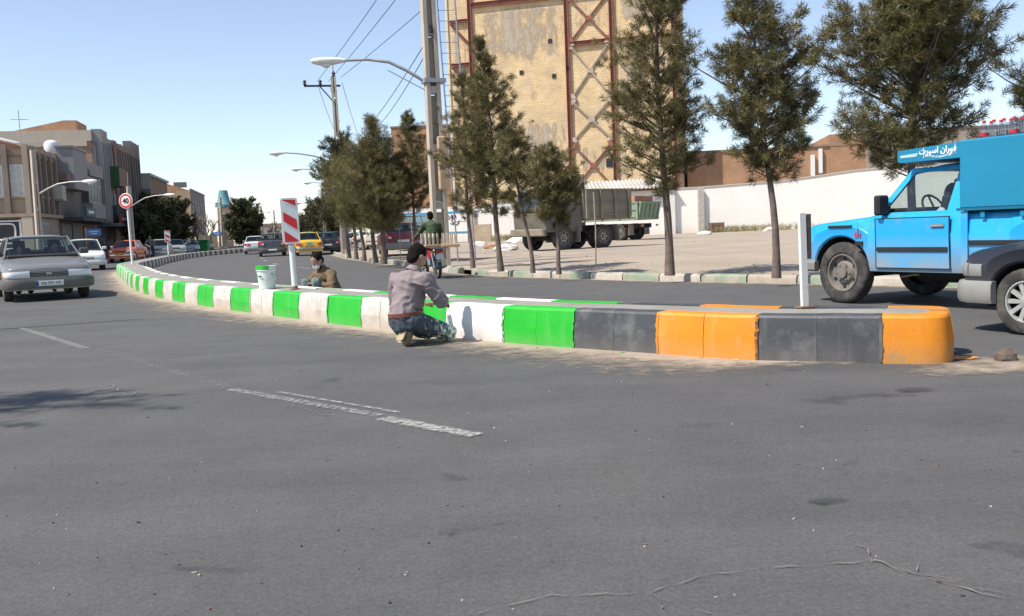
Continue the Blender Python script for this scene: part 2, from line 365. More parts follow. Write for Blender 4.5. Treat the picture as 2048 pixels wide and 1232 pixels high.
# paint brushed a little over the joints, and drops on the road
for k in range(0, 17):
    i = k * SUB; ma = left[k - 1] if 0 < k < 6 else (P_NOSE if k == 0 else (P_GREEN if (k - 1) % 2 else P_WHITE)); mb_ = left[k] if k < 5 else (P_GREEN if k % 2 else P_WHITE)
    for q, (mt, sg) in enumerate(((ma, 1), (mb_, -1))):
        if (k + q) % 3 == 0: continue
        p, n = mo[i], mnn[i]; d = Vector((-n.y, n.x)) * sg; rows = []
        for j in range(19):
            z = .012 + (HK - .016) * j / 18; w_ = float(np.interp(z, [-.02, .16, .335, HK - .007, HK], [0, -.005, .022, .034, .055])); wd_ = .010 + .016 * noise.noise((j * .45, k * 3.1, q * 7)) + .006 * noise.noise((j * 1.7, k, q))
            b_ = p + n * (w_ - .0085); rows.append([(*(b_ - d * .012), z), (*(b_ + d * max(.002, wd_)), z)])
        MB().grid(rows).build('paint_edge', mt, med, fix=False)
mbd = MB(); rgd = random.Random(9)
for _ in range(60):
    i = rgd.randrange(4, 16 * SUB); p = mo[i] - mnn[i] * (.03 + .5 * rgd.random() ** 2); s = rgd.uniform(.004, .018); c_ = rgd.choice((0, 0, 1))
    mbd.add([(p.x + s * (1 + .5 * noise.noise((a, _, 1))) * math.cos(a) * 1.3, p.y + s * (1 + .5 * noise.noise((a, _, 2))) * math.sin(a), .0092) for a in [2 * math.pi * q / 9 for q in range(9)]], [tuple(range(9))], c_)
tag(mbd.build('paint_drops', [P_WHITEF, P_GREEN]), 'white and green paint drops on the asphalt along the painted kerb', 'paint drops', kind='stuff')
# rounded nose of the median: two quarter blocks
c0 = mo[0] + mnn[0] * (MW / 2); d0 = (mo[0] - mo[1]).normalized(); n0 = mnn[0]
def nose(a0, a1, nm):
    rows = []
    for k in range(17):
        a = R_(a0 + (a1 - a0) * k / 16); u = Vector((math.cos(a), math.sin(a)))
        rows.append([]); ex = .50
        for w, z in SEC:
            rr = MW / 2 - w; rows[-1].append((*(c0 - n0 * rr * math.copysign(abs(u.x) ** .42, u.x) + d0 * ((ex - .02) * abs(u.y) ** .42 * (1 - w / (ex - .02)) + .006)), z))
    m_ = MB().grid(rows, close=True); k = len(SEC); m_.f += [tuple(range(k - 1, -1, -1)), tuple(len(m_.v) - k + q for q in range(k))]; m_.m += [0, 0]
    return m_.build(nm, P_NOSE, med, 14)
nose(0, 89, 'kerb_block'); nose(91, 180, 'kerb_block')
mb = MB(); rows = []
for rr in (0, .12, MW / 2 - .165):
    rows.append([(*(c0 - n0 * rr * math.copysign(abs(math.cos(a)) ** .42, math.cos(a)) + d0 * (rr / (MW / 2 - .165) * .315 * abs(math.sin(a)) ** .42)), HK + .001 - .01 * (rr > .13)) for a in [math.pi * k / 24 for k in range(25)]])
mb.grid(rows).build('nose_infill', M_CONC, med)
# spilt orange paint at the nose
mb = MB(); pr = [c0 + d0 * (.40 + .27 * abs(math.cos(a * 1.7 + .4))) * (1 + .12 * math.sin(5 * a)) * math.cos(a) - n0 * .42 * math.sin(a) * (1 + .1 * math.sin(7 * a)) for a in [math.pi * 2 * k / 40 for k in range(40)]]
mb.add([(p.x, p.y, .009) for p in pr], [tuple(range(40))]); mb.build('paint_spill', P_NOSE, med)

# --- kerb of the far side, faded green and white
P_FG = paint('faded green kerb', (.20, .27, .19), (.36, .31, .25), .85, .42); P_FW = paint('faded white kerb', (.46, .42, .36), (.34, .29, .23), .8, .45)
P_FN = paint('bare grey kerb', (.36, .31, .25), (.26, .22, .18), .8, .5)
SEC2 = [(0, -.02), (.0, .10), (.02, .135), (.05, .15), (.17, .15), (.17, -.02)]
rk5 = catmull([(14, .5)] + RK, .2); rkn = normals(rk5)
kr = tag(empty('roadside_kerb'), kind='structure'); k = 0
while (k + 1) * 5 < len(rk5) and k < 84:
    mt = P_FN if rnd.random() < .14 else (P_FG if k % 2 else P_FW)
    if not (k % 17 == 11): kerb_piece(rk5, rkn, k * 5, k * 5 + 5, 1, SEC2, .03, rnd.uniform(-.012, .015)).build('kerb_block', mt, kr, 35)
    k += 1
kerb_piece(rk5, rkn, 84 * 5, len(rk5) - 2, 1, SEC2).build('far_kerb', P_FN, kr, 35)
lk5 = catmull(LK, .25); lkn = normals(lk5); kl = tag(empty('left_kerb'), kind='structure')
i = 4 * 28
while i + 8 < len(lk5) and i < 4 * 110:
    kerb_piece(lk5, lkn, i, i + 8, -1, SEC2, .03, rnd.uniform(-.01, .01)).build('kerb_block', P_FN, kl, 35); i += 8

# --- dust blown against the kerbs, paint lines, cracks, stains (sheets lying on the asphalt)
def strip(name, line, nn, offs, z, mat, wob=0):
    mb = MB(); rows = []; dv = []
    for p, n in zip(line, nn):
        wv = 1 + wob * noise.noise((p.x * .5, p.y * .5, 4))
        i_ = len(rows); e_ = min(i_, len(line) - 1 - i_); fd = -.6 * max(0, 1 - e_ / 7) if name == 'dust_strip' else 0
        rows.append([(*(p + n * o * (wv if abs(o) > .2 else 1)), z) for o, _ in offs]); dv += [v + fd for _, v in offs]
    o = mb.grid(rows).build(name, mat); at_ = o.data.attributes.new('d', 'FLOAT', 'POINT'); at_.data.foreach_set('value', dv)
    return tag(o, kind='structure')
M_DSH = worn_mat('pale dust on asphalt', (.36, .295, .23), .58, .95, 5, .95, 'd')
fl = [(.02, .65), (-.12, .5), (-.3, .3), (-.6, .14), (-1.0, .0), (-1.9, -.3)]
strip('dust_strip', mo[:46 * SUB], mnn[:46 * SUB], fl, .005, M_DSH, .5)
fr_ = [(.02, .5), (.2, .25), (.5, .03), (.9, -.3)]
strip('dust_strip', mr_[:90 * SUB:2], mnn[:90 * SUB:2], fr_, .005, M_DSH, .5)
strip('dust_strip', rk5[::2], rkn[::2], [(-.0, .5), (-.2, .24), (-.5, .0), (-.9, -.35)], .005, M_DSH, .5)
pts = [c0 + d0 * x + n0 * y for x, y in ((-.4, -.9), (.3, -.75), (.9, -.2), (1.5, .2), (2.4, .5), (3.4, .8))]
pl = catmull([tuple(p) for p in pts], .15); strip('dust_strip', pl, normals(pl), [(-.75, -.3), (-.4, .06), (-.1, .32), (.2, .36), (.5, .1), (.9, -.25)], .0065, M_DSH, .6)

M_LINE = worn_mat('worn white road paint', (.50, .49, .46), .40, .72, 26, .8, 'd')
def dash(p, q, w, bias, seed=0):
    p, q = Vector(p), Vector(q); l = [p.lerp(q, k / 12) for k in range(13)]; n = normals(l)
    strip('lane_marking', l, n, [(-w / 2, bias - .14), (-w * .3, bias), (w * .3, bias), (w / 2, bias - .14)], .008, M_LINE)
dash((-6.85, 13.2), (-4.62, 10.2), .12, -.03); dash((-4.4, 10.05), (-2.15, 7.05), .13, -.13)
dash((-2.12, 6.98), (-.83, 5.70), .11, -.03); dash((-.80, 5.62), (-.22, 5.03), .13, .05); dash((-1.7, 6.75), (-.72, 5.78), .05, -.02)
l2 = catmull([(8, 8), (5.3, 12.2), (2.6, 15.8), (.1, 18.9), (-2.6, 22.9), (-4.8, 27.8), (-7.2, 34), (-10, 41), (-13.2, 51), (-16, 62), (-18, 75), (-19, 95)], .25); n2 = normals(l2)
for i in range(120, len(l2) - 20, 30): strip('lane_marking', l2[i:i + 11], n2[i:i + 11], [(-.07, -.05), (0, .08), (.07, -.05)], .008, M_LINE)

M_CRACK = pbr('pale grit in cracks', (.215, .195, .165), .95, var=.3, vs=20, rnd=False)
M_TAR = worn_mat('dark oil stain', (.058, .058, .062), .44, .80, 2.2, .55, 'd')
def crack(pts, w, seed, br=3):
    r = random.Random(seed); P = [Vector(p) for p in pts]; l = []
    for p, q in zip(P, P[1:]):
        n = max(2, int((q - p).length / .03))
        for k in range(n): l.append(p.lerp(q, k / n))
    x = 0; l2_ = []
    for p in l:
        x = x * .8 + r.uniform(-.012, .012); l2_.append(p + Vector((x * .6, x)))
    rows = []
    for p, n in zip(l2_, normals(l2_)):
        ww = w * max(.06, r.uniform(-.4, 1.0)); rows.append([(*(p - n * ww), .0075), (*(p + n * ww), .0075)])
    tag(MB().grid(rows).build('road_crack', M_CRACK), kind='structure')
    for _ in range(br):
        i = r.randrange(len(l2_)); a = r.uniform(0, 6.28); q = l2_[i] + Vector((math.cos(a), math.sin(a))) * r.uniform(.08, .3)
        if (q - l2_[i]).length > .06: crack([l2_[i], q], w * .5, seed + 77 + _, 0)
def gp(*a): return [gd(*p).to_2d() for p in a]
crack(gp((960, 1228), (1100, 1195), (1300, 1188), (1420, 1150), (1560, 1132), (1745, 1126)), .003, 1, 0)
crack(gp((1745, 1126), (1850, 1160), (1960, 1190), (2060, 1208)), .005, 2, 1); crack(gp((1745, 1126), (1735, 1100), (1700, 1082)), .003, 3, 0)
crack(gp((1300, 1188), (1400, 1222), (1440, 1240)), .002, 4, 0); crack(gp((1745, 1126), (1900, 1165), (2060, 1200)), .0025, 9, 1)
crack(gp((215, 770), (245, 788), (258, 795)), .012, 5, 2); crack(gp((258, 795), (275, 785), (310, 790)), .007, 6, 1)
crack(gp((700, 985), (760, 1010), (830, 1050)), .002, 7, 2); crack(gp((470, 778), (560, 805), (640, 830), (740, 845)), .004, 8, 2)
crack(gp((330, 730), (400, 752), (470, 778)), .004, 12, 2)
def blot(c, rx, ry, seed, bias=.2, rot=0):
    n = 28; rows = []; dv = []
    for f, v in ((.02, bias), (.5, bias), (.8, bias - .12), (1, bias - .4)):
        rows.append([]); 
        for k in range(n + 1):
            a = 2 * math.pi * k / n; m = 1 + .35 * noise.noise((math.cos(a) * 1.4, math.sin(a) * 1.4, seed)); x, y = math.cos(a) * rx * f * m, math.sin(a) * ry * f * m
            rows[-1].append((c.x + x * math.cos(rot) - y * math.sin(rot), c.y + x * math.sin(rot) + y * math.cos(rot), .0085)); dv.append(v)
    o = MB().grid(rows).build('oil_stain', M_TAR); a_ = o.data.attributes.new('d', 'FLOAT', 'POINT'); a_.data.foreach_set('value', dv); tag(o, kind='structure')
for (px, py, rx, ry, s, bi, ro) in ((1655, 1003, .10, .07, 1, .10, 0), (1640, 950, .28, .18, 2, -.03, .4), (1720, 930, .35, .16, 3, -.08, .9), (2035, 1100, .2, .09, 4, .04, -.5), (1500, 880, .6, .2, 5, -.12, -.5),
                                    (1700, 800, .5, .25, 6, -.03, .2), (640, 1110, .25, .05, 7, .0, .2), (420, 1140, .22, .05, 8, -.03, -.2), (150, 1090, .3, .1, 9, -.05, .1), (930, 1060, .2, .06, 10, -.02, .4),
                                    (663, 762, .14, .12, 11, .05, 0), (1380, 850, .5, .2, 12, -.12, -.6), (1830, 781, .16, .13, 13, .12, 0), (1520, 745, .7, .18, 14, -.05, .25), (900, 960, .5, .1, 15, -.1, -.7), (300, 980, .6, .12, 16, -.1, -.7)):
    blot(gd(px, py), rx, ry, s * 3.7, bi, ro)
# grit and chips lying on the asphalt
rg = random.Random(11); mb = MB()
for _ in range(170):
    px, py = rg.uniform(-50, 2100), 660 + 560 * rg.random() ** .8; p = gd(px, py); s = rg.uniform(.002, .007)
    mb.box((p.x, p.y, s * .4), (s * rg.uniform(1, 2.4), s, s * .8), rg.uniform(0, 3), rg.randrange(3))
tag(mb.build('grit', [pbr('pale grit', (.42, .38, .33), .9), pbr('dark grit', (.05, .045, .04), .9), pbr('rusty grit', (.20, .13, .09), .9)]), 'small pale and dark grit scattered over the asphalt', 'grit', kind='stuff')
# ================================================================== buildings on the left
FA = math.atan2(.977, -.215)                 # local x runs away along the street front, local y into the block
def street(t, y=0): return (-29 - .22 * t - .977 * y, 60 + t * .976 - .215 * y, 0)
M_BRK_O = brick_mat('orange brick', (.44, .23, .12), (.37, .18, .09), (.40, .29, .20), .24, .085, .012, ((.30, .20, .14), .5), .4)
M_BRK_P = brick_mat('pale buff brick', (.46, .36, .25), (.40, .30, .20), (.42, .34, .25), .24, .085, .012, ((.34, .27, .20), .5), .4)
M_BRK_B = brick_mat('brown brick', (.27, .19, .14), (.22, .15, .11), (.26, .20, .16), .24, .085, .012, ((.15, .11, .09), .5), .5)
M_REND_G = pbr('grey stone cladding', (.27, .265, .26), .75, var=.12, vs=.8, drips=((.2, .2, .2), .5))
M_REND_D = pbr('dark grey render', (.155, .145, .14), .8, var=.2, vs=.7, drips=((.08, .08, .08), .6))
M_REND_T = pbr('tan render', (.35, .285, .215), .85, var=.15, vs=.6, drips=((.25, .2, .16), .5))
M_BEIGE = pbr('beige parapet render', (.50, .43, .34), .85, var=.1, vs=.5, drips=((.33, .28, .22), .5))
M_FIN = pbr('brown fluted stone', (.23, .18, .145), .8, var=.2, vs=1.2, drips=((.12, .1, .09), .6))
M_FIN2 = pbr('reddish brown stone', (.20, .13, .115), .8, var=.2, vs=1.2)
M_WIN = pbr('dark window glass', (.03, .035, .04), .08, var=.2, coat=.4)
M_CURT = pbr('curtained window glass', (.42, .43, .42), .15, var=.25, vs=3, coat=.5)
M_ALU = pbr('pale aluminium', (.60, .60, .58), .45, .3)
M_FLASH = pbr('bright roof flashing', (.8, .8, .8), .35, .5, var=.05)
M_SHUT = pbr('shop shutter metal', (.16, .17, .18), .5, .4, var=.2, drips=((.08, .07, .06), .5))
M_AWN = pbr('dark awning', (.05, .06, .058), .8, var=.2)
def bx(name, mat, parent, x0, x1, y0, y1, z0, z1, ch=0):
    return MB().box(((x0 + x1) / 2, (y0 + y1) / 2, (z0 + z1) / 2), (abs(x1 - x0), abs(y1 - y0), abs(z1 - z0)), ch=ch).build(name, mat, parent)
def win(parent, ax, c, w, h, face, pane=M_WIN, frame=M_ALU, d=.12, mull=1, sill=True):
    """a window in a wall: ax 'x' means the wall runs along local x and looks to -y, 'y' means it runs along y and looks to -x"""
    u, z = c; f = face; mb = MB(); t = .07
    def B(m, u0, u1, n0, n1, z0, z1):
        if ax == 'x': m.box(((u0 + u1) / 2, (n0 + n1) / 2, (z0 + z1) / 2), (u1 - u0, n1 - n0, z1 - z0))
        else: m.box(((n0 + n1) / 2, (u0 + u1) / 2, (z0 + z1) / 2), (n1 - n0, u1 - u0, z1 - z0))
    for a, b in ((-w / 2, -w / 2 + t), (w / 2 - t, w / 2)): B(mb, u + a, u + b, f - .05, f + .02, z - h / 2, z + h / 2)
    for a, b in ((-h / 2, -h / 2 + t), (h / 2 - t, h / 2)): B(mb, u - w / 2 + t, u + w / 2 - t, f - .05, f + .02, z + a, z + b)
    for k in range(mull): q = -w / 2 + w * (k + 1) / (mull + 1); B(mb, u + q - .02, u + q + .02, f - .04, f + .01, z - h / 2 + t, z + h / 2 - t)
    B(mb, u - w / 2 + t, u + w / 2 - t, f - .045, f + .01, z + h * .2 - .02, z + h * .2 + .02)
    o = mb.build('window', frame, parent)
    m2 = MB(); B(m2, u - w / 2 + .02, u + w / 2 - .02, f - .018, f + .012, z - h / 2 + .02, z + h / 2 - .02); m2.build('pane', pane, o)
    if sill: m3 = MB(); B(m3, u - w / 2 - .08, u + w / 2 + .08, f - .14, f + .02, z - h / 2 - .1, z - h / 2 - .002); m3.build('sill', M_REND_T, o)
    return o
# --- corner house, two storeys, tan stone piers, curtained windows
b = empty('corner_house', street(-3.4), FA, 'two-storey tan stone corner house with curtained upper windows behind the silver car', 'house')
bx('wall', M_REND_T, b, 0, 6.4, 0, 12, 0, 6.6); bx('parapet', M_FIN, b, -.15, 6.5, -.15, 12, 6.6, 6.95)
for k in range(7): bx('pier', M_FIN if k else M_REND_T, b, -.28, -.002, -.1 + k * 1.12, .2 + k * 1.12, 3.2, 7.25)
for k in range(6): win(b, 'y', (.62 + k * 1.12, 5.15), .72, 1.85, 0, M_CURT, M_ALU)
for k in range(5): bx('pier', M_FIN, b, .3 + k * 1.35, .6 + k * 1.35, -.28, -.002, 3.2, 7.2)
for k in range(4): win(b, 'x', (1.13 + k * 1.35, 5.2), .7, 1.8, 0, M_CURT if k % 2 else M_WIN, M_ALU)
bx('string_course', M_REND_T, b, -.32, 6.45, -.32, 12, 3.0, 3.2)
gate = bx('gate', pbr('black gate leaf', (.03, .03, .035), .5), b, -.09, -.003, .55, 2.45, .15, 2.9); mb = MB()     # wrought iron gate with a rounded frame
for (yc, zc, w, h) in ((1.5, 2.15, 1.2, .95), (1.5, 1.3, 1.5, .34)):
    pts = [(-.14, yc + .5 * w * math.copysign(abs(math.cos(a)) ** .45, math.cos(a)), zc + .5 * h * math.copysign(abs(math.sin(a)) ** .45, math.sin(a))) for a in [2 * math.pi * k / 20 for k in range(21)]]
    mb.tube(pts, .055, 6)
for k in range(3): mb.box((-.13, 1.5, .25 + .35 * k), (.05, 1.7, .06))
mb.box((-.12, 1.5, 2.78), (.05, 1.8, .08)); mb.box((-.12, .62, 1.5), (.06, .1, 2.7)); mb.box((-.12, 2.38, 1.5), (.06, .1, 2.7)); mb.build('gate_frame', WHITEP, gate)
bx('gate_pier', M_BEIGE, b, -.3, -.003, 2.5, 3.1, 0, 2.98); bx('gate_pier', M_BEIGE, b, -.3, -.003, -.1, .5, 0, 2.98)
g2 = bx('gate', pbr('grey gate leaf', (.25, .23, .2), .5), b, .7, 3.4, -.08, -.003, .15, 2.85); mb = MB()
for k in range(7): mb.box((.9 + k * .38, -.12, 1.6), (.05, .05, 2.3))
for k in range(4): mb.box((2.05, -.12, .5 + k * .7), (2.6, .05, .06))
mb.build('gate_bars', M_ALU, g2)
# set-back gable of orange brick with bright flashing
up = MB().prism([(1.0, .8, 6.95), (1.0, 13, 6.95), (1.0, 13, 9.3), (1.0, 5.2, 8.5), (1.0, .8, 7.35)], (5.2, 0, 0)).build('upper_gable', M_BRK_O, b)
mb = MB(); mb.tube([(.9, 5.2, 8.6), (.9, .7, 7.42)], .09, 6); mb.tube([(1.4, 4.9, 8.62), (1.4, .7, 7.45)], .09, 6); mb.build('flashing', M_FLASH, up)
ant = tag(MB().tube([(0, 0, 0), (0, 0, 2.6)], .03, 6).tube([(-.5, 0, 2.0), (.6, 0, 2.0)], .02, 5).tube([(-.3, -.2, 2.0), (-.3, .25, 2.0)], .015, 5).tube([(.2, -.2, 2.0), (.2, .25, 2.0)], .015, 5).build('aerial', STEEL), 'thin roof aerial standing on the brick gable at far left', 'aerial')
p_ = at(42, 290, 63); ant.location = (p_.x, p_.y, p_.z - .35); ant.rotation_euler = (0, 0, .4)
cool = MB().lathe([(.0, 0), (.42, 0), (.48, .1), (.48, .75), (.40, .9), (.18, 1.0), (0, 1.02)], Matrix.Identity(4), 16).build('water_tank', WHITEP, smooth=40)
tag(cool, 'round white water tank on the roof beside the grey bay', 'tank'); p_ = at(104, 307, 66); cool.location = (p_.x, p_.y, p_.z - .1)
MB().box((0, 0, -.42), (1.1, 1.1, .84)).build('stand', M_BRK_O, cool)
# --- narrow grey house with projecting bay
b = empty('grey_house', street(3.1), FA, 'narrow grey-clad house with a projecting upper bay beside the corner house', 'house')
bx('wall', M_REND_D, b, 0, 12.4, .02, 12, 0, 7.3); bx('parapet', M_REND_G, b, 6.2, 12.4, -.1, .25, 7.3, 7.55)
bay = bx('bay', M_REND_G, b, 1.0, 5.2, -1.0, .018, 5.0, 7.7); bx('bay_roof', M_SHUT, bay, .9, 5.3, -1.08, .1, 7.7, 7.86)
bx('bay', M_REND_G, b, 7.4, 12.2, -.75, .018, 3.2, 4.3); bx('bay', M_REND_G, b, 7.4, 12.2, -.75, .018, 6.3, 7.25)
for k in range(4): win(b, 'x', (8.1 + k * 1.15, 5.3), .8, 1.9, -.5, M_WIN, M_ALU, sill=False)
bx('balcony', M_BRK_B, b, -.2, .8, -.8, .018, 5.5, 5.95)
bx('awning', M_AWN, b, .4, 7, -1.5, .018, 2.85, 3.1); sh = bx('shop_shutter', M_SHUT, b, .6, 3.4, -.05, .018, .1, 2.7); bx('shop_shutter', M_SHUT, b, 3.8, 6.8, -.05, .018, .1, 2.7)
bx('shop_door', pbr('rust red shop door', (.22, .07, .04), .6), b, 7.3, 8.8, -.05, .018, .1, 2.6); bx('awning', M_AWN, b, 7.2, 12, -1.3, .018, 2.8, 3.0)
# --- three-storey block with vertical fins
b = empty('apartment_block', street(15.9), FA, 'three-storey brown block with vertical fins and a buff side wall', 'building')
bx('wall', M_BRK_O, b, 0, 19.6, .02, 15, 0, 9.35); bx('parapet', M_BEIGE, b, -.06, 19.6, -.05, 15, 9.35, 10.2)
for k, x in enumerate((.2, .9, 1.6, 2.3)): bx('fin', M_REND_G, b, x, x + .28, -.75, .018, 3, 10.3)
bx('facing', M_REND_D, b, .0, 7, -.3, .018, 3.0, 9.3)
for x in (3.3, 4.4, 5.4): bx('fin', M_REND_G, b, x, x + .16, -.5, -.302, 3, 9.9)
bl = bx('balcony', M_BRK_B, b, 3.6, 6.6, -1.3, -.31, 6.0, 7.5); bx('balcony_return', pbr('green balcony sheet', (.03, .11, .05), .8), bl, 3.5, 3.598, -1.3, -.31, 6.0, 7.6)
bx('balcony', M_AWN, b, 3.0, 6.6, -1.0, -.31, 3.1, 4.4)
for z in (4.9, 8.3): 
    for x in (3.9, 5.0, 6.1): win(b, 'x', (x, z), .75, 1.7, -.3, M_CURT if x < 5.5 else M_WIN, M_ALU, sill=False)
bx('facing', M_FIN2, b, 7.0, 8.4, -.45, .018, 2.9, 10.1)
for k in range(9): bx('fin', M_FIN if k % 2 else M_BRK_B, b, 8.5 + k * .62, 8.5 + k * .62 + .34, -.55 - .12 * (k % 2), .018, 2.9, 9.95)
for k in range(8): bx('fin', M_FIN2 if k % 2 else M_REND_D, b, 14.2 + k * .68, 14.2 + k * .68 + .3, -.75 + .1 * (k % 2), .018, 3.1, 10.75 - .25 * (k % 2))
for k in range(7): win(b, 'x', (8.98 + k * .62, 5.0 + (k % 2) * 2.8), .26, 1.7, -.03, M_WIN, M_ALU, mull=0, sill=False)
bx('canopy', M_SHUT, b, 0, 19.5, -1.6, .018, 2.62, 2.88)
for k in range(6): bx('shop_shutter', M_SHUT, b, .3 + k * 3.2, 3.1 + k * 3.2, -.05, .018, .1, 2.55)
rm = MB().prism([(6, 2.2, 10.2), (6, 8, 10.2), (6, 8, 10.7), (6, 3.2, 11.7), (6, 2.2, 11.7)], (4, 0, 0)).build('roof_room', M_BRK_O, b)
bx('vent_slot', INK, rm, 5.95, 5.998, 6.6, 7.0, 10.3, 10.8)
# side wall bands, windows on the flank
bx('band', M_BEIGE, b, -.1, .0, .3, 15, 8.95, 9.34)
# --- building with an overhanging box
b = empty('overhang_building', street(36), FA, 'dark shop building with a large overhanging framed box behind the speed sign', 'building')
bx('wall', M_FIN2, b, 0, 14, .02, 12, 0, 6.6)
o_ = bx('overhang', M_BRK_B, b, .3, 13.8, -1.3, .018, 5.6, 7.9); bx('frame', M_SHUT, o_, .1, 14, -1.5, .1, 7.9, 8.15); bx('frame', M_SHUT, o_, .1, .298, -1.45, .1, 5.5, 7.9); bx('frame', M_SHUT, o_, .1, 14, -1.45, .1, 5.35, 5.55)
for k in range(5): bx('fin', M_FIN, b, .6 + k * 2.7, 1.2 + k * 2.7, -.4, .018, 0, 5.3)
for k in range(4): win(b, 'x', (2.3 + k * 2.7, 4.1), 1.5, 1.6, 0, M_WIN, M_ALU)
# --- far orange gable house
b = empty('gable_house', street(88.5), FA, 'far orange brick house with a sloping gable above the bare trees', 'house')
MB().prism([(0, 0, 0), (0, 16, 0), (0, 16, 10.6), (0, 4.6, 10.6), (0, 0, 9.0)], (22, 0, 0)).build('wall', M_BRK_O, b)
bx('facing', M_BRK_P, b, -.05, -.002, .0, 2.0, 0, 8.95); bx('facing', M_FIN, b, .0, 22, -.08, -.002, 0, 9.1)
bx('coping', M_SHUT, b, -.05, 22, -.2, .1, 9.1, 9.3)
for k in range(5): win(b, 'x', (2.5 + k * 4, 6.3), 1.1, 2.3, -.08, M_WIN, M_ALU); win(b, 'x', (2.5 + k * 4, 2.6), 1.3, 2.0, -.08, M_WIN, M_ALU)
bx('roof_box', M_SHUT, b, .5, 2, .6, 2.4, 9.6, 10.35)
# --- small tower pavilion with a teal top, yellow fence by the roadside
p_ = gd(457, 493); b = empty('pavilion_tower', (-44.5, 150, 0), .3, 'slim pale tower with a teal tapered top in the far distance', 'tower')
MB().box((0, 0, 3.2), (2.2, 2.2, 6.4), ch=.1).build('shaft', pbr('pale orange render', (.55, .40, .27), .8), b)
MB().lathe([(1.35, 6.4), (1.35, 6.8), (1.0, 7.2), (.72, 8.6), (.66, 9.0), (0, 9.05)], Matrix.Identity(4), 12).build('top', pbr('teal tile', (.13, .31, .33), .4), b, 30)
win(b, 'x', (0, 4.6), .8, 1.4, -1.1, M_WIN, M_ALU)
M_YEL = pbr('yellowish fence render', (.62, .48, .26), .85, var=.2)
f0, f1 = Vector((-38.6, 118)), Vector((-45.5, 148)); b = tag(empty('roadside_fence', (0, 0, 0)), 'low fence of yellowish posts beyond the parked cars', 'fence')
for k in range(26): q = f0.lerp(f1, k / 25); MB().box((q.x, q.y, 1.0), (.42, .42, 2.0)).build('post', M_YEL, b)
q = (f0 + f1) / 2; MB().box((q.x - .3, q.y, .5), (.15, 30.6, .9), math.atan2(6.9, 30) ).build('panel', M_BRK_P, b)
# low far buildings closing the street
for (px, Y, w, h, c, lab) in ((575, 330, 10, 5.5, M_BRK_P, 'tiny buff house far down the road left of the striped sign'), (640, 300, 12, 5, M_REND_T, 'tiny tan house far down the road by the distant trees'), (540, 380, 14, 7, M_REND_T, 'distant tan block closing the view above the dark hatchback')):
    p_ = at(px, 470, Y); b = tag(empty('distant_house', (p_.x, Y, 0), .2), lab, 'house')
    MB().box((0, 0, h / 2), (w, 9, h)).build('wall', c, b); MB().box((0, 0, h + .15), (w + .4, 9.4, .3)).build('roof', M_BEIGE, b)
    for k in range(3): win(b, 'x', (-w / 3 + k * w / 3, h * .6), 1.6, 1.5, -4.5)

# ================================================================== right side: steel-framed brick building, walls
M_YBRK = brick_mat('yellow brick', (.67, .49, .27), (.56, .39, .20), (.74, .61, .42), .52, .205, .026, ((.46, .38, .27), .55), .22, bump=.6)
M_RUST = pbr('red lead painted steel', (.29, .105, .075), .7, var=.25, vs=1.5, drips=((.14, .07, .05), .7))
o0 = Vector((-3.26, 104.0)); o1 = Vector((17.45, 98.0)); ya = math.atan2(o1.y - o0.y, o1.x - o0.x)
b = empty('steel_frame_building', (o0.x, o0.y, 0), ya, 'tall yellow brick end wall with exposed rusty red steel frame', 'building')
XL, X1, X2, XR = 0, 10.55, 15.25, 21.55; ZT = 31
bx('wall', M_YBRK, b, -2.5, XR + .4, .02, 6, 0, ZT)
def steel(name, p, q, w, d=.25, par=b, m=M_RUST):
    p, q = Vector(p), Vector(q); t = (q - p); L = t.length; t.normalize(); n = Vector((0, -1, 0)); s = t.cross(n).normalized()
    mb = MB(); R = Matrix((t, n, s)).transposed(); c = (p + q) / 2
    mb.box(c, (L, .05, w), M=R); mb.box(c + s * (w / 2 - .02) + n * d / 2, (L, d, .05), M=R); mb.box(c - s * (w / 2 - .02) + n * d / 2, (L, d, .05), M=R)
    return mb.build(name, m, par)
for x, z0 in ((XL, 0), (X1, 0), (X2, 0), (XR, 0)): steel('column', (x, -.03, z0), (x, -.03, ZT), .42)
zs = [5.0, 9.9, 14.4, 20.1, 25.0, 29.9]
steel('beam', (XL + .26, -.06, 25.1), (X1 - .26, -.06, 25.1), .5); steel('beam', (X1 + .26, -.06, 20.1), (X2 - .26, -.06, 20.1), .45); steel('beam', (X2 + .26, -.06, 20.1), (XR - .26, -.06, 20.1), .3)
steel('beam', (X1 + .26, -.06, 25.1), (X2 - .26, -.06, 25.1), .35); steel('beam', (X2 + .26, -.06, 5.0), (XR - .26, -.06, 5.0), .55)
M_GREYST = pbr('cement smeared steel', (.46, .40, .33), .85, var=.25, vs=2, dirt=((.33, .14, .1), .7, 1.5, .5))
for z0, z1 in zip(zs, zs[1:]):
    mt = M_GREYST if 9 < z0 < 20 else M_RUST
    steel('brace', (X1 + .4, -.05, z0 + .3), (X2 - .4, -.05, z1 - .3), .13, .1, m=mt); steel('brace', (X1 + .4, -.2, z1 - .3), (X2 - .4, -.2, z0 + .3), .13, .1, m=mt)
    g = MB().box(((X1 + X2) / 2, -.24, (z0 + z1) / 2), (.7, .04, .5), ch=.0).build('gusset', mt, b)
    for x, s in ((X1, 1), (X2, -1)):
        for zz, q in ((z0, 1), (z1, -1)): MB().prism([(x + s * .26, -.2, zz - .15 * q), (x + s * .8, -.2, zz + .1 * q), (x + s * .6, -.2, zz + .5 * q), (x + s * .26, -.2, zz + .6 * q)], (0, -.04, 0)).build('gusset', mt, b)
for z in (23.6, 19.0):
    steel('bracket', (-2.3, -.1, z), (XL - .26, -.1, z), .3); steel('bracket', (-2.2, -.1, z - .2), (XL - .26, -.1, z - 2.4), .22)
bx('corner_trim', pbr('pale corner trim', (.68, .58, .42), .8), b, -2.75, -2.5, -.12, 2, 0, ZT)
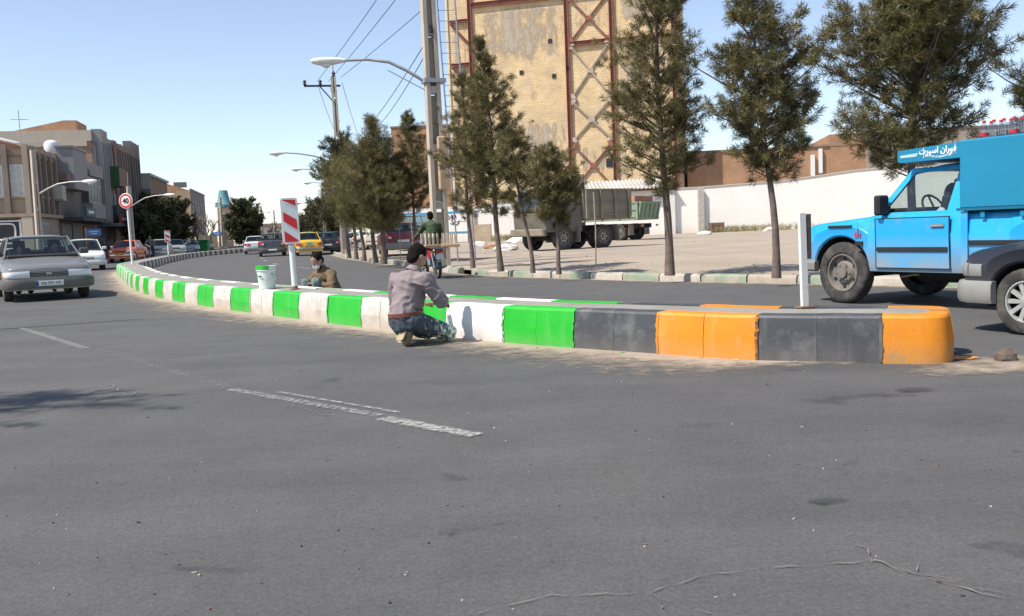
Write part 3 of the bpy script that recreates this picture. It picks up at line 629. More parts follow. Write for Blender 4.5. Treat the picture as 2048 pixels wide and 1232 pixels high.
bx('sill_band', M_REND_T, b, X1 + .3, XR, -.32, .018, 3.6, 4.6)
for px, py in ((1100, 82), (1108, 152), (1043, 145), (1137, 137), (1221, 325)):
    d = ray(px, py); n = Vector((-(o1 - o0).y, (o1 - o0).x)).normalized(); t = o0.dot(n) / d.to_2d().dot(n)
    q = d * t; lx = (q.to_2d() - o0).dot((o1 - o0).normalized()); lz = CAM_H + q.z; w = .9 if py > 300 else .42
    MB().box((lx, -.01, lz), (w, .1, w)).build('vent_hole', INK, b)
M_CEM = worn_mat('grey cement smeared on brick', (.44, .375, .29), .46, .66, .9, .95, 'd', streak=(1.8, 1, .55))
def smear(x0, x1, z0, z1, bias, seed):
    nx, nz_ = 24, 14; rows = []; dv = []
    for i in range(nz_ + 1):
        r = []; f = i / nz_
        for k in range(nx + 1):
            g = k / nx; r.append((x0 + (x1 - x0) * g, -.006, z0 + (z1 - z0) * f)); e = min(g, 1 - g) * 6
            dv.append(bias + .22 * noise.noise((g * 9, f * .9, seed)) - max(0, 1 - e) * .25 - (max(0, .35 - f) * .9) - max(0, f - .97) * 4)
        rows.append(r)
    o = MB().grid(rows).build('cement_smear', M_CEM, b, fix=False); at_ = o.data.attributes.new('d', 'FLOAT', 'POINT'); at_.data.foreach_set('value', dv)
smear(.4, 10.2, 17.9, 24.4, .10, 1); smear(5.5, 10.2, 7.5, 12.2, .06, 2); smear(.4, 5, 9, 14, -.1, 3); smear(15.6, 21.2, 11.5, 19.5, .04, 4); smear(15.6, 21.2, 21.2, 24.6, .1, 5)
smear(10.9, 15, 5.6, 9.5, -.06, 6); smear(10.9, 15, 20.5, 24.5, -.02, 7); smear(-2.3, -.4, 5, 24, .0, 8); smear(.4, 10.2, 25.6, 29, .1, 9); smear(.4, 10, 12.5, 17.6, -.14, 10)
# orange brick building behind
b = empty('brick_block', (-14.2, 120, 0), -.02, 'plain orange brick block behind the pines left of the yellow wall', 'building')
bx('wall', M_BRK_O, b, 0, 9, 0, 14, 0, 14.3); bx('coping', M_FIN, b, -.1, 9.1, -.1, 14.1, 14.3, 14.5)
b = empty('brick_hall', (19.0, 100.7, 0), -.16, 'long orange brick hall behind the white wall', 'building')
bx('wall', M_BRK_O, b, 0, 18.1, 0, 14, 0, 8.3); bx('upper_wall', M_BRK_O, b, 14.4, 18.1, -.05, 12, 8.3, 9.5); bx('roof_edge', M_FIN, b, -.1, 14.3, -.15, 14, 8.3, 8.5)
bx('flue', WHITEP, b, 12.5, 12.9, -.3, -.002, 3, 7.5); bx('flue', WHITEP, b, 13.3, 13.65, -.3, -.002, 5.6, 8.1)
b = empty('grey_brick_house', (36.7, 97.4, 0), -.1, 'weathered grey brick house at the end of the orange hall', 'house')
bx('wall', pbr('weathered grey brick', (.33, .28, .24), .9, var=.2, vs=2, drips=((.2, .17, .15), .6)), b, 0, 16, 0, 10, 0, 9.4); bx('coping', M_FIN, b, -.1, 16.1, -.1, 10, 9.4, 9.6)
# white boundary wall
M_WHW = pbr('whitewashed wall', (.80, .77, .72), .9, var=.06, vs=.5, fine=.06, fs=6, bump=.3, bs=4, rnd=False, drips=((.62, .56, .48), .4), zdirt=((.5, .42, .33), .6, -.1, .9))
WP = [(-3.0, 84.2, 3.2), (.8, 83.3, 3.6), (5.6, 82, 3.95), (16, 80, 3.95), (22.6, 78.4, 4.15), (28, 76.9, 4.7), (38, 74, 5.1), (52, 70, 5.3)]
b = empty('white_wall', (0, 0, 0), 0, 'long whitewashed boundary wall at the back of the lot', 'wall')
for i, (p, q) in enumerate(zip(WP, WP[1:])):
    d = Vector((q[0] - p[0], q[1] - p[1])).normalized(); n = Vector((-d.y, d.x)) * .3
    MB().prism([(p[0], p[1], -.1), (q[0] , q[1], -.1), (q[0], q[1], q[2]), (p[0], p[1], p[2])], (n.x, n.y, 0)).build('wall_panel', M_WHW, b)
    MB().prism([(p[0] - n.x * .25, p[1] - n.y * .25, p[2] + .002), (q[0] - n.x * .25, q[1] - n.y * .25, q[2] + .002), (q[0] - n.x * .25, q[1] - n.y * .25, q[2] + .09), (p[0] - n.x * .25, p[1] - n.y * .25, p[2] + .09)], (n.x * 1.5, n.y * 1.5, 0)).build('coping', M_BEIGE, b)
MB().box((16.1, 79.8, 1.9), (.5, .5, 3.8)).build('pier', pbr('grey pier render', (.5, .46, .40), .9), b); MB().box((13.8, 80.2, 1.95), (.4, .4, 3.9)).build('pier', M_WHW, b)
MB().box((-3.3, 84.2, 1.5), (.5, .5, 3.2)).build('pier', M_BEIGE, b)
# shed roof with corrugated edge on the wall, blue tank
rows = []
for v, (dy, dz) in enumerate(((-.35, 0), (3.5, .9))):
    rows.append([(5.2 + k * .055, 81.7 - k * .055 * .19 + dy, 4.08 + dz + .055 * math.cos(k * 1.05)) for k in range(160)])
b = MB().grid(rows).build('shed_roof', pbr('pale corrugated sheet', (.52, .48, .43), .7, .1, var=.25, vs=.8)); tag(b, 'low corrugated shed roof on the white wall behind the trucks', 'roof')
so = b.modifiers.new('s', 'SOLIDIFY'); so.thickness = .06
MB().box((9.6, 80.72, 3.98), (8.6, .12, .12), math.atan2(-1.66, 8.7)).build('eaves_shadow_strip', BLACK, b)  # black strip painted in as the shadow beneath the overhanging roof edge
b = tag(empty('water_tank', (4.9, 84.2, 0), -.15), 'square teal water tank above the shed roof by the grey truck', 'tank')
MB().box((0, 0, 4.75), (2.3, 1.8, 1.5), ch=.08).build('tank_body', pbr('teal painted tank', (.05, .27, .36), .5, var=.15), b); MB().box((0, 0, 3.5), (2.0, 1.5, 1.0)).build('tank_stand', M_SHUT, b)
# whitewashed shop wall with blue bands and scrawl
b = empty('blue_banded_wall', (-8.3, 77, 0), math.atan2(-1, 4.9), 'white yard wall with blue bands and dark scrawled writing behind the motorcyclist', 'wall')
bx('wall', M_WHW, b, -.4, 5.1, 0, .3, 0, 3.1); M_BLUE = pbr('blue band paint', (.05, .30, .55), .7, var=.15)
bx('band', M_BLUE, b, -.4, 5.1, -.012, -.001, 2.55, 2.72); bx('band', M_BLUE, b, -.42, -.15, -.014, -.002, .4, 2.54); bx('band', M_BLUE, b, 2.6, 5.1, -.012, -.001, .95, 1.12)
rs = random.Random(4); mb = MB()
for k in range(7):
    x = 3.1 + k * .28; pts = [(x, -.02, 2.2 + rs.uniform(-.25, .2))]
    for _ in range(6): l = pts[-1]; pts.append((l[0] + rs.uniform(-.22, .22), -.02, min(2.45, max(1.3, l[2] + rs.uniform(-.35, .3)))))
    mb.tube([tuple(p) for p in catmull(pts, .06)], .03, 4)
for k in range(2):
    x = 1.0 + k * .5; mb.tube([(x, -.02, 1.9), (x + .3, -.02, 2.0), (x + .4, -.02, 1.7), (x + .1, -.02, 1.65), (x - .1, -.02, 1.8)], .025, 4)
mb.build('scrawl', INK, b)
bx('low_brick_wall', M_BRK_P, b, 5.1, 7.0, .05, .3, 0, 1.6)
# coolers, pipes and signs on the left fronts
def cooler(t, y, z, lab):
    r = empty('air_cooler', Vector(street(t, y)) + Vector((0, 0, z)), FA, lab, 'cooler', 'air coolers on the left fronts'); MB().box((0, -.35, .45), (.9, .7, .9), ch=.03).build('case', pbr('cream cooler case', (.5, .47, .4), .6, var=.1, drips=((.3, .22, .15), .5)), r)
    for k in range(5): MB().box((0, -.71, .2 + k * .13), (.74, .02, .05)).build('louvre', M_SHUT, r)
    MB().box((0, -.3, -.04), (1.0, .8, .06)).build('bracket', STEEL, r)
cooler(2.2, -.02, 4.2, 'cream air cooler on the corner house front'); cooler(22.2, .3, 4.6, 'cream air cooler on the finned block below its balcony'); cooler(41, -.02, 3.4, 'cream air cooler under the overhanging box')
def shop_sign(t0, t1, z0, z1, col, lab):
    p = street((t0 + t1) / 2, -1.35); r = empty('shop_sign', (p[0], p[1], z0), FA, lab, 'sign', 'shop signs on the left'); w = t1 - t0
    MB().box((0, 0, (z1 - z0) / 2), (w, .15, z1 - z0), ch=.02).build('board', col, r); MB().box((0, -.08, (z1 - z0) / 2), (w * .6, .012, (z1 - z0) * .3)).build('lettering', WHITEP, r)
shop_sign(5, 8, 3.15, 3.8, pbr('sign teal', (.05, .11, .12), .6), 'teal shop sign board under the grey bay'); shop_sign(18, 22, 2.9, 3.6, pbr('sign dark red', (.28, .04, .04), .5), 'dark red shop sign board on the finned block'); shop_sign(29, 33, 2.9, 3.5, pbr('sign dull blue', (.06, .12, .25), .5), 'dull blue shop sign board near the end of the finned block')
# ================================================================== trees
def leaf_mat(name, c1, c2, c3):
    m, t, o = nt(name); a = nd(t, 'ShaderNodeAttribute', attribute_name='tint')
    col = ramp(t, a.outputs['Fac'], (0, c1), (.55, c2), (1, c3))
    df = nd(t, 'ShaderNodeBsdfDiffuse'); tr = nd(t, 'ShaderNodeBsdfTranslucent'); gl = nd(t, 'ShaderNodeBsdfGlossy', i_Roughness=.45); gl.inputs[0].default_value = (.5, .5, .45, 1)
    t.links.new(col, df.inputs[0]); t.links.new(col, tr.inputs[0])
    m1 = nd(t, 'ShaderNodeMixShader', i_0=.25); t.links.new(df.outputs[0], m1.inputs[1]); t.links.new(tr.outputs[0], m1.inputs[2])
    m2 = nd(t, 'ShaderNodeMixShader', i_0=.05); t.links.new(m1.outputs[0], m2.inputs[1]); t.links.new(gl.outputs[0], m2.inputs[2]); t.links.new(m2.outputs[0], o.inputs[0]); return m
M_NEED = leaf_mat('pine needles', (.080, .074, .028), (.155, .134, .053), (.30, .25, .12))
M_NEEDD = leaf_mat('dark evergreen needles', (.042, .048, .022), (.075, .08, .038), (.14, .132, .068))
M_BARK = pbr('pine bark', (.17, .13, .105), .95, var=.35, vs=9, bump=.8, bs=25)
M_BARKG = pbr('grey bark', (.15, .125, .105), .95, var=.3, vs=7, bump=.6, bs=20)
def needle_mesh(name, tufts, mat, parent, rng, n=30, L=.16, wd=.013):
    """tufts: (pos, dir, scale, tint); every tuft is a brush of thin needle blades"""
    T = len(tufts); P = np.array([t[0] for t in tufts]); D = np.array([t[1] for t in tufts]); sc = np.array([t[2] for t in tufts]); ti = np.array([t[3] for t in tufts])
    D /= np.linalg.norm(D, axis=1)[:, None] + 1e-9
    d = rng.normal(size=(T, n, 3)); d /= np.linalg.norm(d, axis=2)[..., None]
    d = d + D[:, None, :] * .75; d /= np.linalg.norm(d, axis=2)[..., None]
    s = np.cross(d, rng.normal(size=(T, n, 3))); s /= np.linalg.norm(s, axis=2)[..., None] + 1e-9
    l = L * sc[:, None, None] * rng.uniform(.65, 1.15, (T, n, 1)); w = wd * sc[:, None, None] ** .5
    b0 = P[:, None, :] + D[:, None, :] * (rng.uniform(-.6, .5, (T, n, 1)) * L * sc[:, None, None]); tip = b0 + d * l; mid = b0 + d * l * .45
    V = np.stack([b0, mid + s * w, tip, mid - s * w], axis=2).reshape(-1, 3); N = T * n
    me = bpy.data.meshes.new(name); me.vertices.add(N * 4); me.vertices.foreach_set('co', V.ravel())
    me.loops.add(N * 4); me.loops.foreach_set('vertex_index', np.arange(N * 4)); me.polygons.add(N)
    me.polygons.foreach_set('loop_start', np.arange(N) * 4); me.update(calc_edges=True)
    a = me.attributes.new('tint', 'FLOAT', 'POINT'); tv = np.clip(ti[:, None] + rng.uniform(-.18, .18, (T, n)), 0, 1); a.data.foreach_set('value', np.repeat(tv.ravel(), 4))
    me.materials.append(mat); return link(name, me, parent)
def pine(label, base, h, z0, prof, tr=.07, lean=(0, 0), seed=1, dens=1.0, L=.16, name='pine_tree', mat=None, group=None, off=(0, 0), n=60, wd=.0044, cat='tree', gaps=.12, taper=.15):
    """prof: list of (t, radius) over the crown from z0 (t 0) to the top (t 1)"""
    rng = np.random.default_rng(seed); rp = random.Random(seed); root = empty(name, base, 0, label, cat, group)
    top = Vector((lean[0], lean[1], h)); axis = []
    for k in range(13):
        f = k / 12; axis.append(Vector((top.x * f ** 1.3 + .05 * math.sin(f * 5 + seed) * min(1, f * 4), top.y * f ** 1.3 + .04 * math.cos(f * 4 + seed * 2) * min(1, f * 4), h * f)))
    def ax(z):
        f = max(0, min(.9999, z / h)) * 12; i = int(f); return axis[i].lerp(axis[i + 1], f - i)
    mb = MB(); mb.tube(axis, [tr * (1.25 if k == 0 else 1) * (1 - (1 - taper) * k / 12) for k in range(13)], 9)
    tufts = []; z = z0; ph = rp.uniform(0, 6)
    pt, pv = [p[0] for p in prof], [p[1] for p in prof]
    while z < h - .05:
        t = (z - z0) / (h - z0); r = float(np.interp(t, pt, pv)); nb = max(3, int(round((3.0 + 2.6 * r) * dens)))
        for k in range(nb):
            if rp.random() < gaps: continue
            a = ph + 2 * math.pi * (k + rp.uniform(-.3, .3)) / nb; ln = r * rp.uniform(.4, 1.22) * (1 + .32 * math.sin(a * 2 + z * 2.3 + seed)); el = R_(rp.uniform(8, 34) - 10 * (t < .15) + 22 * t)
            u = Vector((math.cos(a), math.sin(a), 0)); p0 = ax(z + rp.uniform(-.1, .1)) ; off_ = Vector((off[0], off[1], 0)) * min(1, r)
            pts = [p0 + (u * math.cos(el) * ln + off_) * s + Vector((0, 0, math.sin(el) * ln * s + .14 * ln * s * s)) for s in (0, .35, .7, 1)]
            if ln > .12: mb.tube(pts, [tr * .32 * min(1, ln), tr * .24 * min(1, ln), tr * .15, .006], 4, cap=False)
            m = max(3, int(ln * 14 * dens))
            for q in range(m):
                s = .38 + .66 * (q + rp.random()) / m; p = pts[0].lerp(pts[3], s) + Vector((0, 0, .08 * ln * s)); w = .22 * ln * (1 - abs(s - .6)) + .05
                sd = Vector((-u.y, u.x, 0)) * rp.gauss(0, w) + Vector((0, 0, rp.gauss(.02, w * .55)))
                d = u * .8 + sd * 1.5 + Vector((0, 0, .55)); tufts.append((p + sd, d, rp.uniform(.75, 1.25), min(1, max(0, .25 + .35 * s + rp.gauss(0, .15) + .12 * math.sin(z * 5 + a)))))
        ph += 2.4; z += rp.uniform(.18, .33) / max(.6, dens) * (1 if r > .35 else .8)
    for k in range(10): tufts.append((ax(h * (1 - .012 * k)), (rp.gauss(0, .3), rp.gauss(0, .3), 1), 1, .6))
    mb.build('trunk', M_BARK, root, 60); needle_mesh('crown', tufts, mat or M_NEED, root, rng, n, L, wd)
    return root
RZ = .14
def gb(px, py): return gd(px, py, RZ)
ST = 'pines planted along the kerb'
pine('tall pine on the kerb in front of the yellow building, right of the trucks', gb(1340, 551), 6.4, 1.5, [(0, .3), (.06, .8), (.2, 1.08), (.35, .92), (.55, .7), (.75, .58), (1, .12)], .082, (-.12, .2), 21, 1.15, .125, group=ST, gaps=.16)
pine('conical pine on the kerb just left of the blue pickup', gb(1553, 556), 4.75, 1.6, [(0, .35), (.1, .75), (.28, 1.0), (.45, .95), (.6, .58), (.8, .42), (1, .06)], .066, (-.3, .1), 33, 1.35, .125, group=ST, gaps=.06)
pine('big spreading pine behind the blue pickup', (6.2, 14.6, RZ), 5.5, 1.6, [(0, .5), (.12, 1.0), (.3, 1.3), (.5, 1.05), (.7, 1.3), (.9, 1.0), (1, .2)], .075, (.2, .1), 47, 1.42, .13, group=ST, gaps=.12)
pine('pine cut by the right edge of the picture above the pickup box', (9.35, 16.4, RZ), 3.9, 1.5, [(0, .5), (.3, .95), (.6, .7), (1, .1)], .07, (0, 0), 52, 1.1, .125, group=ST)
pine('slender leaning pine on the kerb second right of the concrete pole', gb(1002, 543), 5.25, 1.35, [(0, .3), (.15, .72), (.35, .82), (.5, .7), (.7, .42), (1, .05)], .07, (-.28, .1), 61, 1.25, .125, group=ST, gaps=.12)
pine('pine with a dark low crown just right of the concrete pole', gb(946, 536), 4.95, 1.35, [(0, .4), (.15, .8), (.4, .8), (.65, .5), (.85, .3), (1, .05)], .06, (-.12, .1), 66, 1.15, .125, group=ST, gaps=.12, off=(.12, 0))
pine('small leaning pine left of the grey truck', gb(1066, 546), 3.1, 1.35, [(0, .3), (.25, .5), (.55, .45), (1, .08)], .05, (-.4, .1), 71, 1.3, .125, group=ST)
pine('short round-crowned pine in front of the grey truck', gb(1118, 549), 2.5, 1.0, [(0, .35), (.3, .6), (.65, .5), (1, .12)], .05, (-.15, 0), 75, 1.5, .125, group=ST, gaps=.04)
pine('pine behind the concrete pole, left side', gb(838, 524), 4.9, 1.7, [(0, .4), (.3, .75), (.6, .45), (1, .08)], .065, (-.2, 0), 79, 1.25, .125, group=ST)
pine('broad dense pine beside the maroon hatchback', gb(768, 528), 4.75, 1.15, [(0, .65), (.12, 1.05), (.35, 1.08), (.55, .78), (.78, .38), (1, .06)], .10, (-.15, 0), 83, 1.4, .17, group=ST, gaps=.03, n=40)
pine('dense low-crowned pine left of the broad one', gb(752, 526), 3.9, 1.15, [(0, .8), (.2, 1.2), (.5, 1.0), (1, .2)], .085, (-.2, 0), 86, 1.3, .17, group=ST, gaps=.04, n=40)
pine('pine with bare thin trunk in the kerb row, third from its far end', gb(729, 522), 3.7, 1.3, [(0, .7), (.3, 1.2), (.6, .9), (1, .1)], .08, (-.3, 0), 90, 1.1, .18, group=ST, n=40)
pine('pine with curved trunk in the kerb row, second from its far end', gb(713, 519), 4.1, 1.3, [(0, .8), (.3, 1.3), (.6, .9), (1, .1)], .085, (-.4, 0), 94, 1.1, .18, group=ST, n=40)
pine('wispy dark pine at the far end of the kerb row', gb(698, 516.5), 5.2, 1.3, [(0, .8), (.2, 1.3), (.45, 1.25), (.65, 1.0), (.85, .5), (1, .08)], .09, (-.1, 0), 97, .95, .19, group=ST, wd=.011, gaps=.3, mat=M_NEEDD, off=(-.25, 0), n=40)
# tree and pole out of the picture on the left whose shadows lie on the road
pine('roadside pine left of the view that shades the asphalt', (-6.55, 5.35, .12), 4.6, 1.8, [(0, .5), (.3, 1.25), (.6, .9), (1, .1)], .09, (.1, .1), 101, 1.0, .17, gaps=.2, n=40)
# left side evergreen and bare trees
def big(px, Y): p = at(px, 490, Y); return (p.x, Y, .1)
LT = 'street trees on the left'
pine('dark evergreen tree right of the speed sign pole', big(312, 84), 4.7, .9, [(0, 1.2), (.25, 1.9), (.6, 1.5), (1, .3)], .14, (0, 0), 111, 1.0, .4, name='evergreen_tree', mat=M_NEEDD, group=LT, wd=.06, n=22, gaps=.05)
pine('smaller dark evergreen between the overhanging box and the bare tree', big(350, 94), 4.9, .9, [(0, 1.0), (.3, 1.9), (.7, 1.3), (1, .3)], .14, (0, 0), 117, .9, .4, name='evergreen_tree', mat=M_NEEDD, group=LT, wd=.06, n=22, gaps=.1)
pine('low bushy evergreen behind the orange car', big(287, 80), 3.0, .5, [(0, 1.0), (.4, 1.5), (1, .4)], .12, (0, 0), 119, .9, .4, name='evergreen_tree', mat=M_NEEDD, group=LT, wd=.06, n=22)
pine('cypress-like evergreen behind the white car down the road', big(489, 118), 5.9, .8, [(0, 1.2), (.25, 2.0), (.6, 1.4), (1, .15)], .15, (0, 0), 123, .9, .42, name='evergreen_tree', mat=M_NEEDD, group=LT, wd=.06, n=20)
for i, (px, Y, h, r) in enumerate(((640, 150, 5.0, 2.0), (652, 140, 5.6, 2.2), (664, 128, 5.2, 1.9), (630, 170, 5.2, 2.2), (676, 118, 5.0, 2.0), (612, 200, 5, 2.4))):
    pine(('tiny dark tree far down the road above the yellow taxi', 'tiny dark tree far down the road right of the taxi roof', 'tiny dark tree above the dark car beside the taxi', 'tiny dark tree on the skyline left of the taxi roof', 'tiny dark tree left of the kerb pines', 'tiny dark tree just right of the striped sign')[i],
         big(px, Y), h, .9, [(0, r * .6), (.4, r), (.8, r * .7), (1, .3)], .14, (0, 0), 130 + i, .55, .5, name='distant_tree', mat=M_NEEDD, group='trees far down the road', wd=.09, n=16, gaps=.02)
def bare_tree(label, base, h, seed, spread, group, levels=5):
    rp = random.Random(seed); root = empty('bare_tree', base, 0, label, 'tree', group); mb = MB(); tw = MB()
    def grow(p, d, l, r, lev):
        q = p + d * l; m = (p + q) / 2 + Vector((rp.gauss(0, .06), rp.gauss(0, .06), 0)) * l
        (mb if lev < 3 else tw).tube([p, m, q], [r, r * .85, r * .65], 6 if lev < 2 else 4 if lev < 3 else 3, cap=False)
        if lev >= levels: return
        for k in range(rp.choice((2, 3, 3)) + (lev > 2)):
            nd_ = (d * .9 + Vector((rp.gauss(0, spread), rp.gauss(0, spread), rp.uniform(-.05, .35)))).normalized()
            grow(q if k < 2 else p.lerp(q, rp.uniform(.5, .9)), nd_, l * rp.uniform(.62, .86), r * .62, lev + 1)
    grow(Vector((0, 0, 0)), Vector((0, 0, 1)), h * .2, h * .026, 0); grow(Vector((.1, 0, 0)), Vector((.35, 0, 1)).normalized(), h * .22, h * .02, 1)
    mb.build('trunk', M_BARKG, root, 50); tag(tw.build('twigs', pbr('pale bare twigs', (.24, .19, .16), .95), root), kind='stuff')
BT = 'bare trees along the left pavement'
bare_tree('bare grey tree with forked trunk between evergreens and tower', big(385, 100), 6.4, 5, .42, BT)
bare_tree('bare grey tree right of the forked one', big(412, 112), 6.6, 9, .42, BT)
bare_tree('thin bare sapling behind the white car on the left', big(206, 66), 2.6, 12, .3, BT, 4)
bare_tree('small bare tree below the teal-topped tower', big(445, 128), 4.2, 15, .4, BT, 4)
bare_tree('pale bare tree far down the road above the grey car', big(548, 190), 8, 19, .4, BT, 4)
# ================================================================== street furniture
M_POLE = pbr('pale concrete pole', (.48, .42, .34), .9, var=.15, vs=2, drips=((.33, .28, .22), .5), bump=.2)
M_ARM = pbr('grey lamp arm', (.42, .43, .42), .5, .4)
M_LHEAD = pbr('white lamp head', (.78, .79, .77), .4, var=.05)
def lamp(parent, p, q, up, ln=.75):
    """curved arm from p (on the pole) to q (tip) with a cobra head"""
    p, q = Vector(p), Vector(q); m1 = p.lerp(q, .45) + Vector((0, 0, up)); d = (q - p); d.z = 0; d.normalize()
    arm = MB().tube([tuple(v) for v in (p, p.lerp(m1, .5) + Vector((0, 0, up * .12)), m1, m1.lerp(q, .5) + Vector((0, 0, up * .18)), q)], [.05, .048, .045, .04, .036], 8).build('lamp_arm', M_ARM, parent, 60)
    s = Vector((-d.y, d.x, 0)); rows = []
    for f, w, h0, h1 in ((0, .05, -.05, .05), (.15, .09, -.08, .08), (.4, .15, -.13, .10), (.7, .17, -.14, .09), (.92, .11, -.09, .06), (1, .03, -.03, .02)):
        c = q + d * ln * f; rows.append([c + s * w * math.cos(a) + Vector((0, 0, (h1 if math.sin(a) > 0 else -h0) * math.sin(a))) for a in [2 * math.pi * k / 12 for k in range(12)]])
    h = MB().grid(rows, close=True); h.f += [tuple(range(12)), tuple(60 + k for k in range(12))]; h.m += [0, 0]; h.build('lamp_head', M_LHEAD, arm, 50)
    c = q + d * ln * .55; MB().lathe([(.0, -.2), (.07, -.19), (.12, -.15), (.13, -.1)], Matrix.Translation(c), 10).build('lamp_glass', LAMPG, arm, 60)
def hpole(name, label, base, h, w0, w1, d, rz=0, lean=(0, 0), group=None, cell=1.7):
    """concrete ladder pole: two legs, web panels with openings"""
    r = empty(name, base, rz, label, 'utility pole', group); tp = Vector((lean[0], lean[1], 0))
    for s in (-1, 1):
        mb = MB(); rows = []
        for f in (0, 1):
            w = w0 + (w1 - w0) * f; x0, x1 = s * w / 2, s * (w / 2 - .11); o = tp * f
            rows.append([(x0 + o.x, -d / 2, h * f), (x1 + o.x, -d / 2, h * f), (x1 + o.x, d / 2, h * f), (x0 + o.x, d / 2, h * f)])
        mb.grid(rows, close=True); mb.f += [(3, 2, 1, 0), (4, 5, 6, 7)]; mb.m += [0, 0]; mb.build('leg', M_POLE, r)
    z = .0; k = 0
    while z < h - .3:
        f = z / h; w = w0 + (w1 - w0) * f; o = tp * f
        MB().box((o.x, 0, z + .1), (w - .225, d * .85, .2)).build('rung', M_POLE, r)
        if z < 2.0: MB().box((o.x, d * .12, z + .2 + cell * .42), (w - .225, d * .4, cell * .8)).build('web', M_POLE, r)
        else: MB().box((o.x, d * .22, z + .2 + cell * .42), (w - .225, d * .16, cell * .86)).build('web', M_POLE, r)
        z += cell; k += 1
    return r
pb = gd(884, 531, .15)
r = hpole('concrete_pole', 'tall concrete ladder pole with lamp arm behind the motorcyclist', pb, 11.5, .46, .33, .28, .35, (-.1, 0), 'concrete utility poles', 1.62)
Yp = pb.y
q1 = at(850, 163, Yp) - pb; q2 = at(690, 121, Yp - .4) - pb; rot = Matrix.Rotation(-.35, 3, 'Z')
lamp(r, rot @ q1, rot @ q2, .28, .95)
MB().tube([tuple(rot @ (at(850, 180, Yp) - pb)), tuple(rot @ (at(775, 140, Yp - .2) - pb))], .015, 5).build('stay', M_ARM, r)
MB().box((.0, -.0, q1.z), (.62, .42, .12)).build('clamp', STEEL, r); MB().box((-.05, 0, q1.z + 1.4), (.06, .5, .2)).build('insulator_bracket', BLACK, r)
MB().box((.12, -.2, 2.9), (.30, .14, 1.5), ch=.03).build('meter_panel', pbr('buff cover panel', (.52, .38, .24), .8), r)
# steel ladder mast beside it
lb = Vector((pb.x + .62, pb.y + 2.2, .15)); r = empty('lattice_mast', lb, .1, 'blue-grey steel ladder mast between the concrete pole and yellow building', 'mast')
M_LAD = pbr('blue-grey steel', (.30, .30, .38), .6, .3)
for s in (-1, 1): MB().tube([(s * .27, 0, 0), (s * .27 - .42, 0, 11.5)], .028, 6).build('rail', M_LAD, r)
for k in range(36): MB().tube([(-.27 - .42 * (k * .32 / 11.5), 0, .3 + k * .32), (.27 - .42 * (k * .32 / 11.5), 0, .3 + k * .32)], .013, 5).build('rung', M_LAD, r)
# line of poles down the right side
def linepole(label, px, Y, zt, zl, reach, cross, grp='poles down the right side'):
    p = at(px, 490, Y); r = hpole('concrete_pole', label, (p.x, Y, .1), zt, .42, .28, .26, .2, (-.12, 0), grp, 2.2)
    rr = Matrix.Rotation(-.2, 3, 'Z'); lamp(r, rr @ Vector((-.1, 0, zl)), rr @ Vector((-reach, -.6, zl + .75)), .2, .9)
    if cross:
        MB().box((-.75, 0, zt - .5), (2.0, .1, .1)).build('cross_arm', BLACK, r); MB().tube([(-.9, 0, zt - .5), (0, 0, zt - 1.6)], .035, 5).build('brace', BLACK, r)
        for x in (-1.7, -.85): MB().lathe([(.05, 0), (.11, .05), (.05, .12), (.11, .18), (.04, .28), (0, .3)], Matrix.Translation((x, 0, zt - .45)), 8).build('insulator', BLACK, r)
        MB().lathe([(.05, 0), (.11, .05), (.05, .12), (.11, .18), (.04, .3), (0, .32)], Matrix.Translation((-.1, 0, zt)), 8).build('insulator', BLACK, r)
    return p
pp2 = linepole('concrete pole with black cross-arm and three insulators above the pines', 689, 54, 9.9, 5.0, 2.9, True)
linepole('distant pole whose lamp arm shows just below the cross-arm pole lamp', 700, 74, 8.2, 5.5, 3.2, False)
linepole('distant pole whose lamp arm shows lowest beside the wispy pine', 694, 96, 8.0, 5.7, 3.0, False)
linepole('slim far pole above the dark car beside the taxi', 652, 120, 7.0, 4.6, 2.6, False); linepole('slim far pole with a small lamp right of the taxi', 670, 150, 7.0, 5.0, 2.6, False)
# wires
M_WIRE = pbr('black cable', (.02, .02, .022), .6)
def wire(label, p, q, sag, r=.008, grp='overhead cables'):
    p, q = Vector(p), Vector(q); pts = [p.lerp(q, k / 16) - Vector((0, 0, sag * 4 * (k / 16) * (1 - k / 16))) for k in range(17)]
    tag(MB().tube(pts, r, 5).build('overhead_cable', M_WIRE, smooth=60), label, 'cable', grp)
tpz = 9.9
WL = iter(('leftmost thin cable running up right from the cross-arm pole', 'middle thin cable running up right from the cross-arm pole', 'rightmost thin cable running up right from the cross-arm pole'))
for (px, py), e in zip(((634, 163), (657, 163), (681, 155)), ((748, 0), (785, 0), (850, 8))):
    a_, b_ = at(px, py, 53.8), at(e[0], e[1], 34); b_ = a_ + (b_ - a_) * 1.6; wire(next(WL), a_, b_, .12, .013)
WL2 = iter(('left cable drooping from the cross-arm pole towards the wispy pine', 'middle cable drooping from the cross-arm pole behind its post', 'right cable drooping from the pole top behind the broad pine'))
for (px, py), e in zip(((636, 170), (660, 170), (684, 165)), ((676, 275), (680, 245), (724, 290))): wire(next(WL2), at(px, py, 54.2), at(e[0], e[1], 74), .25, .014)
WL3 = iter(('upper service cable slanting from the tall concrete pole behind the pines', 'lower service cable slanting from the tall concrete pole behind the pines'))
for s, e in (((845, 95), (700, 290)), ((846, 118), (735, 270))): wire(next(WL3), at(s[0], s[1], Yp), at(e[0], e[1], 58), .3, .013)
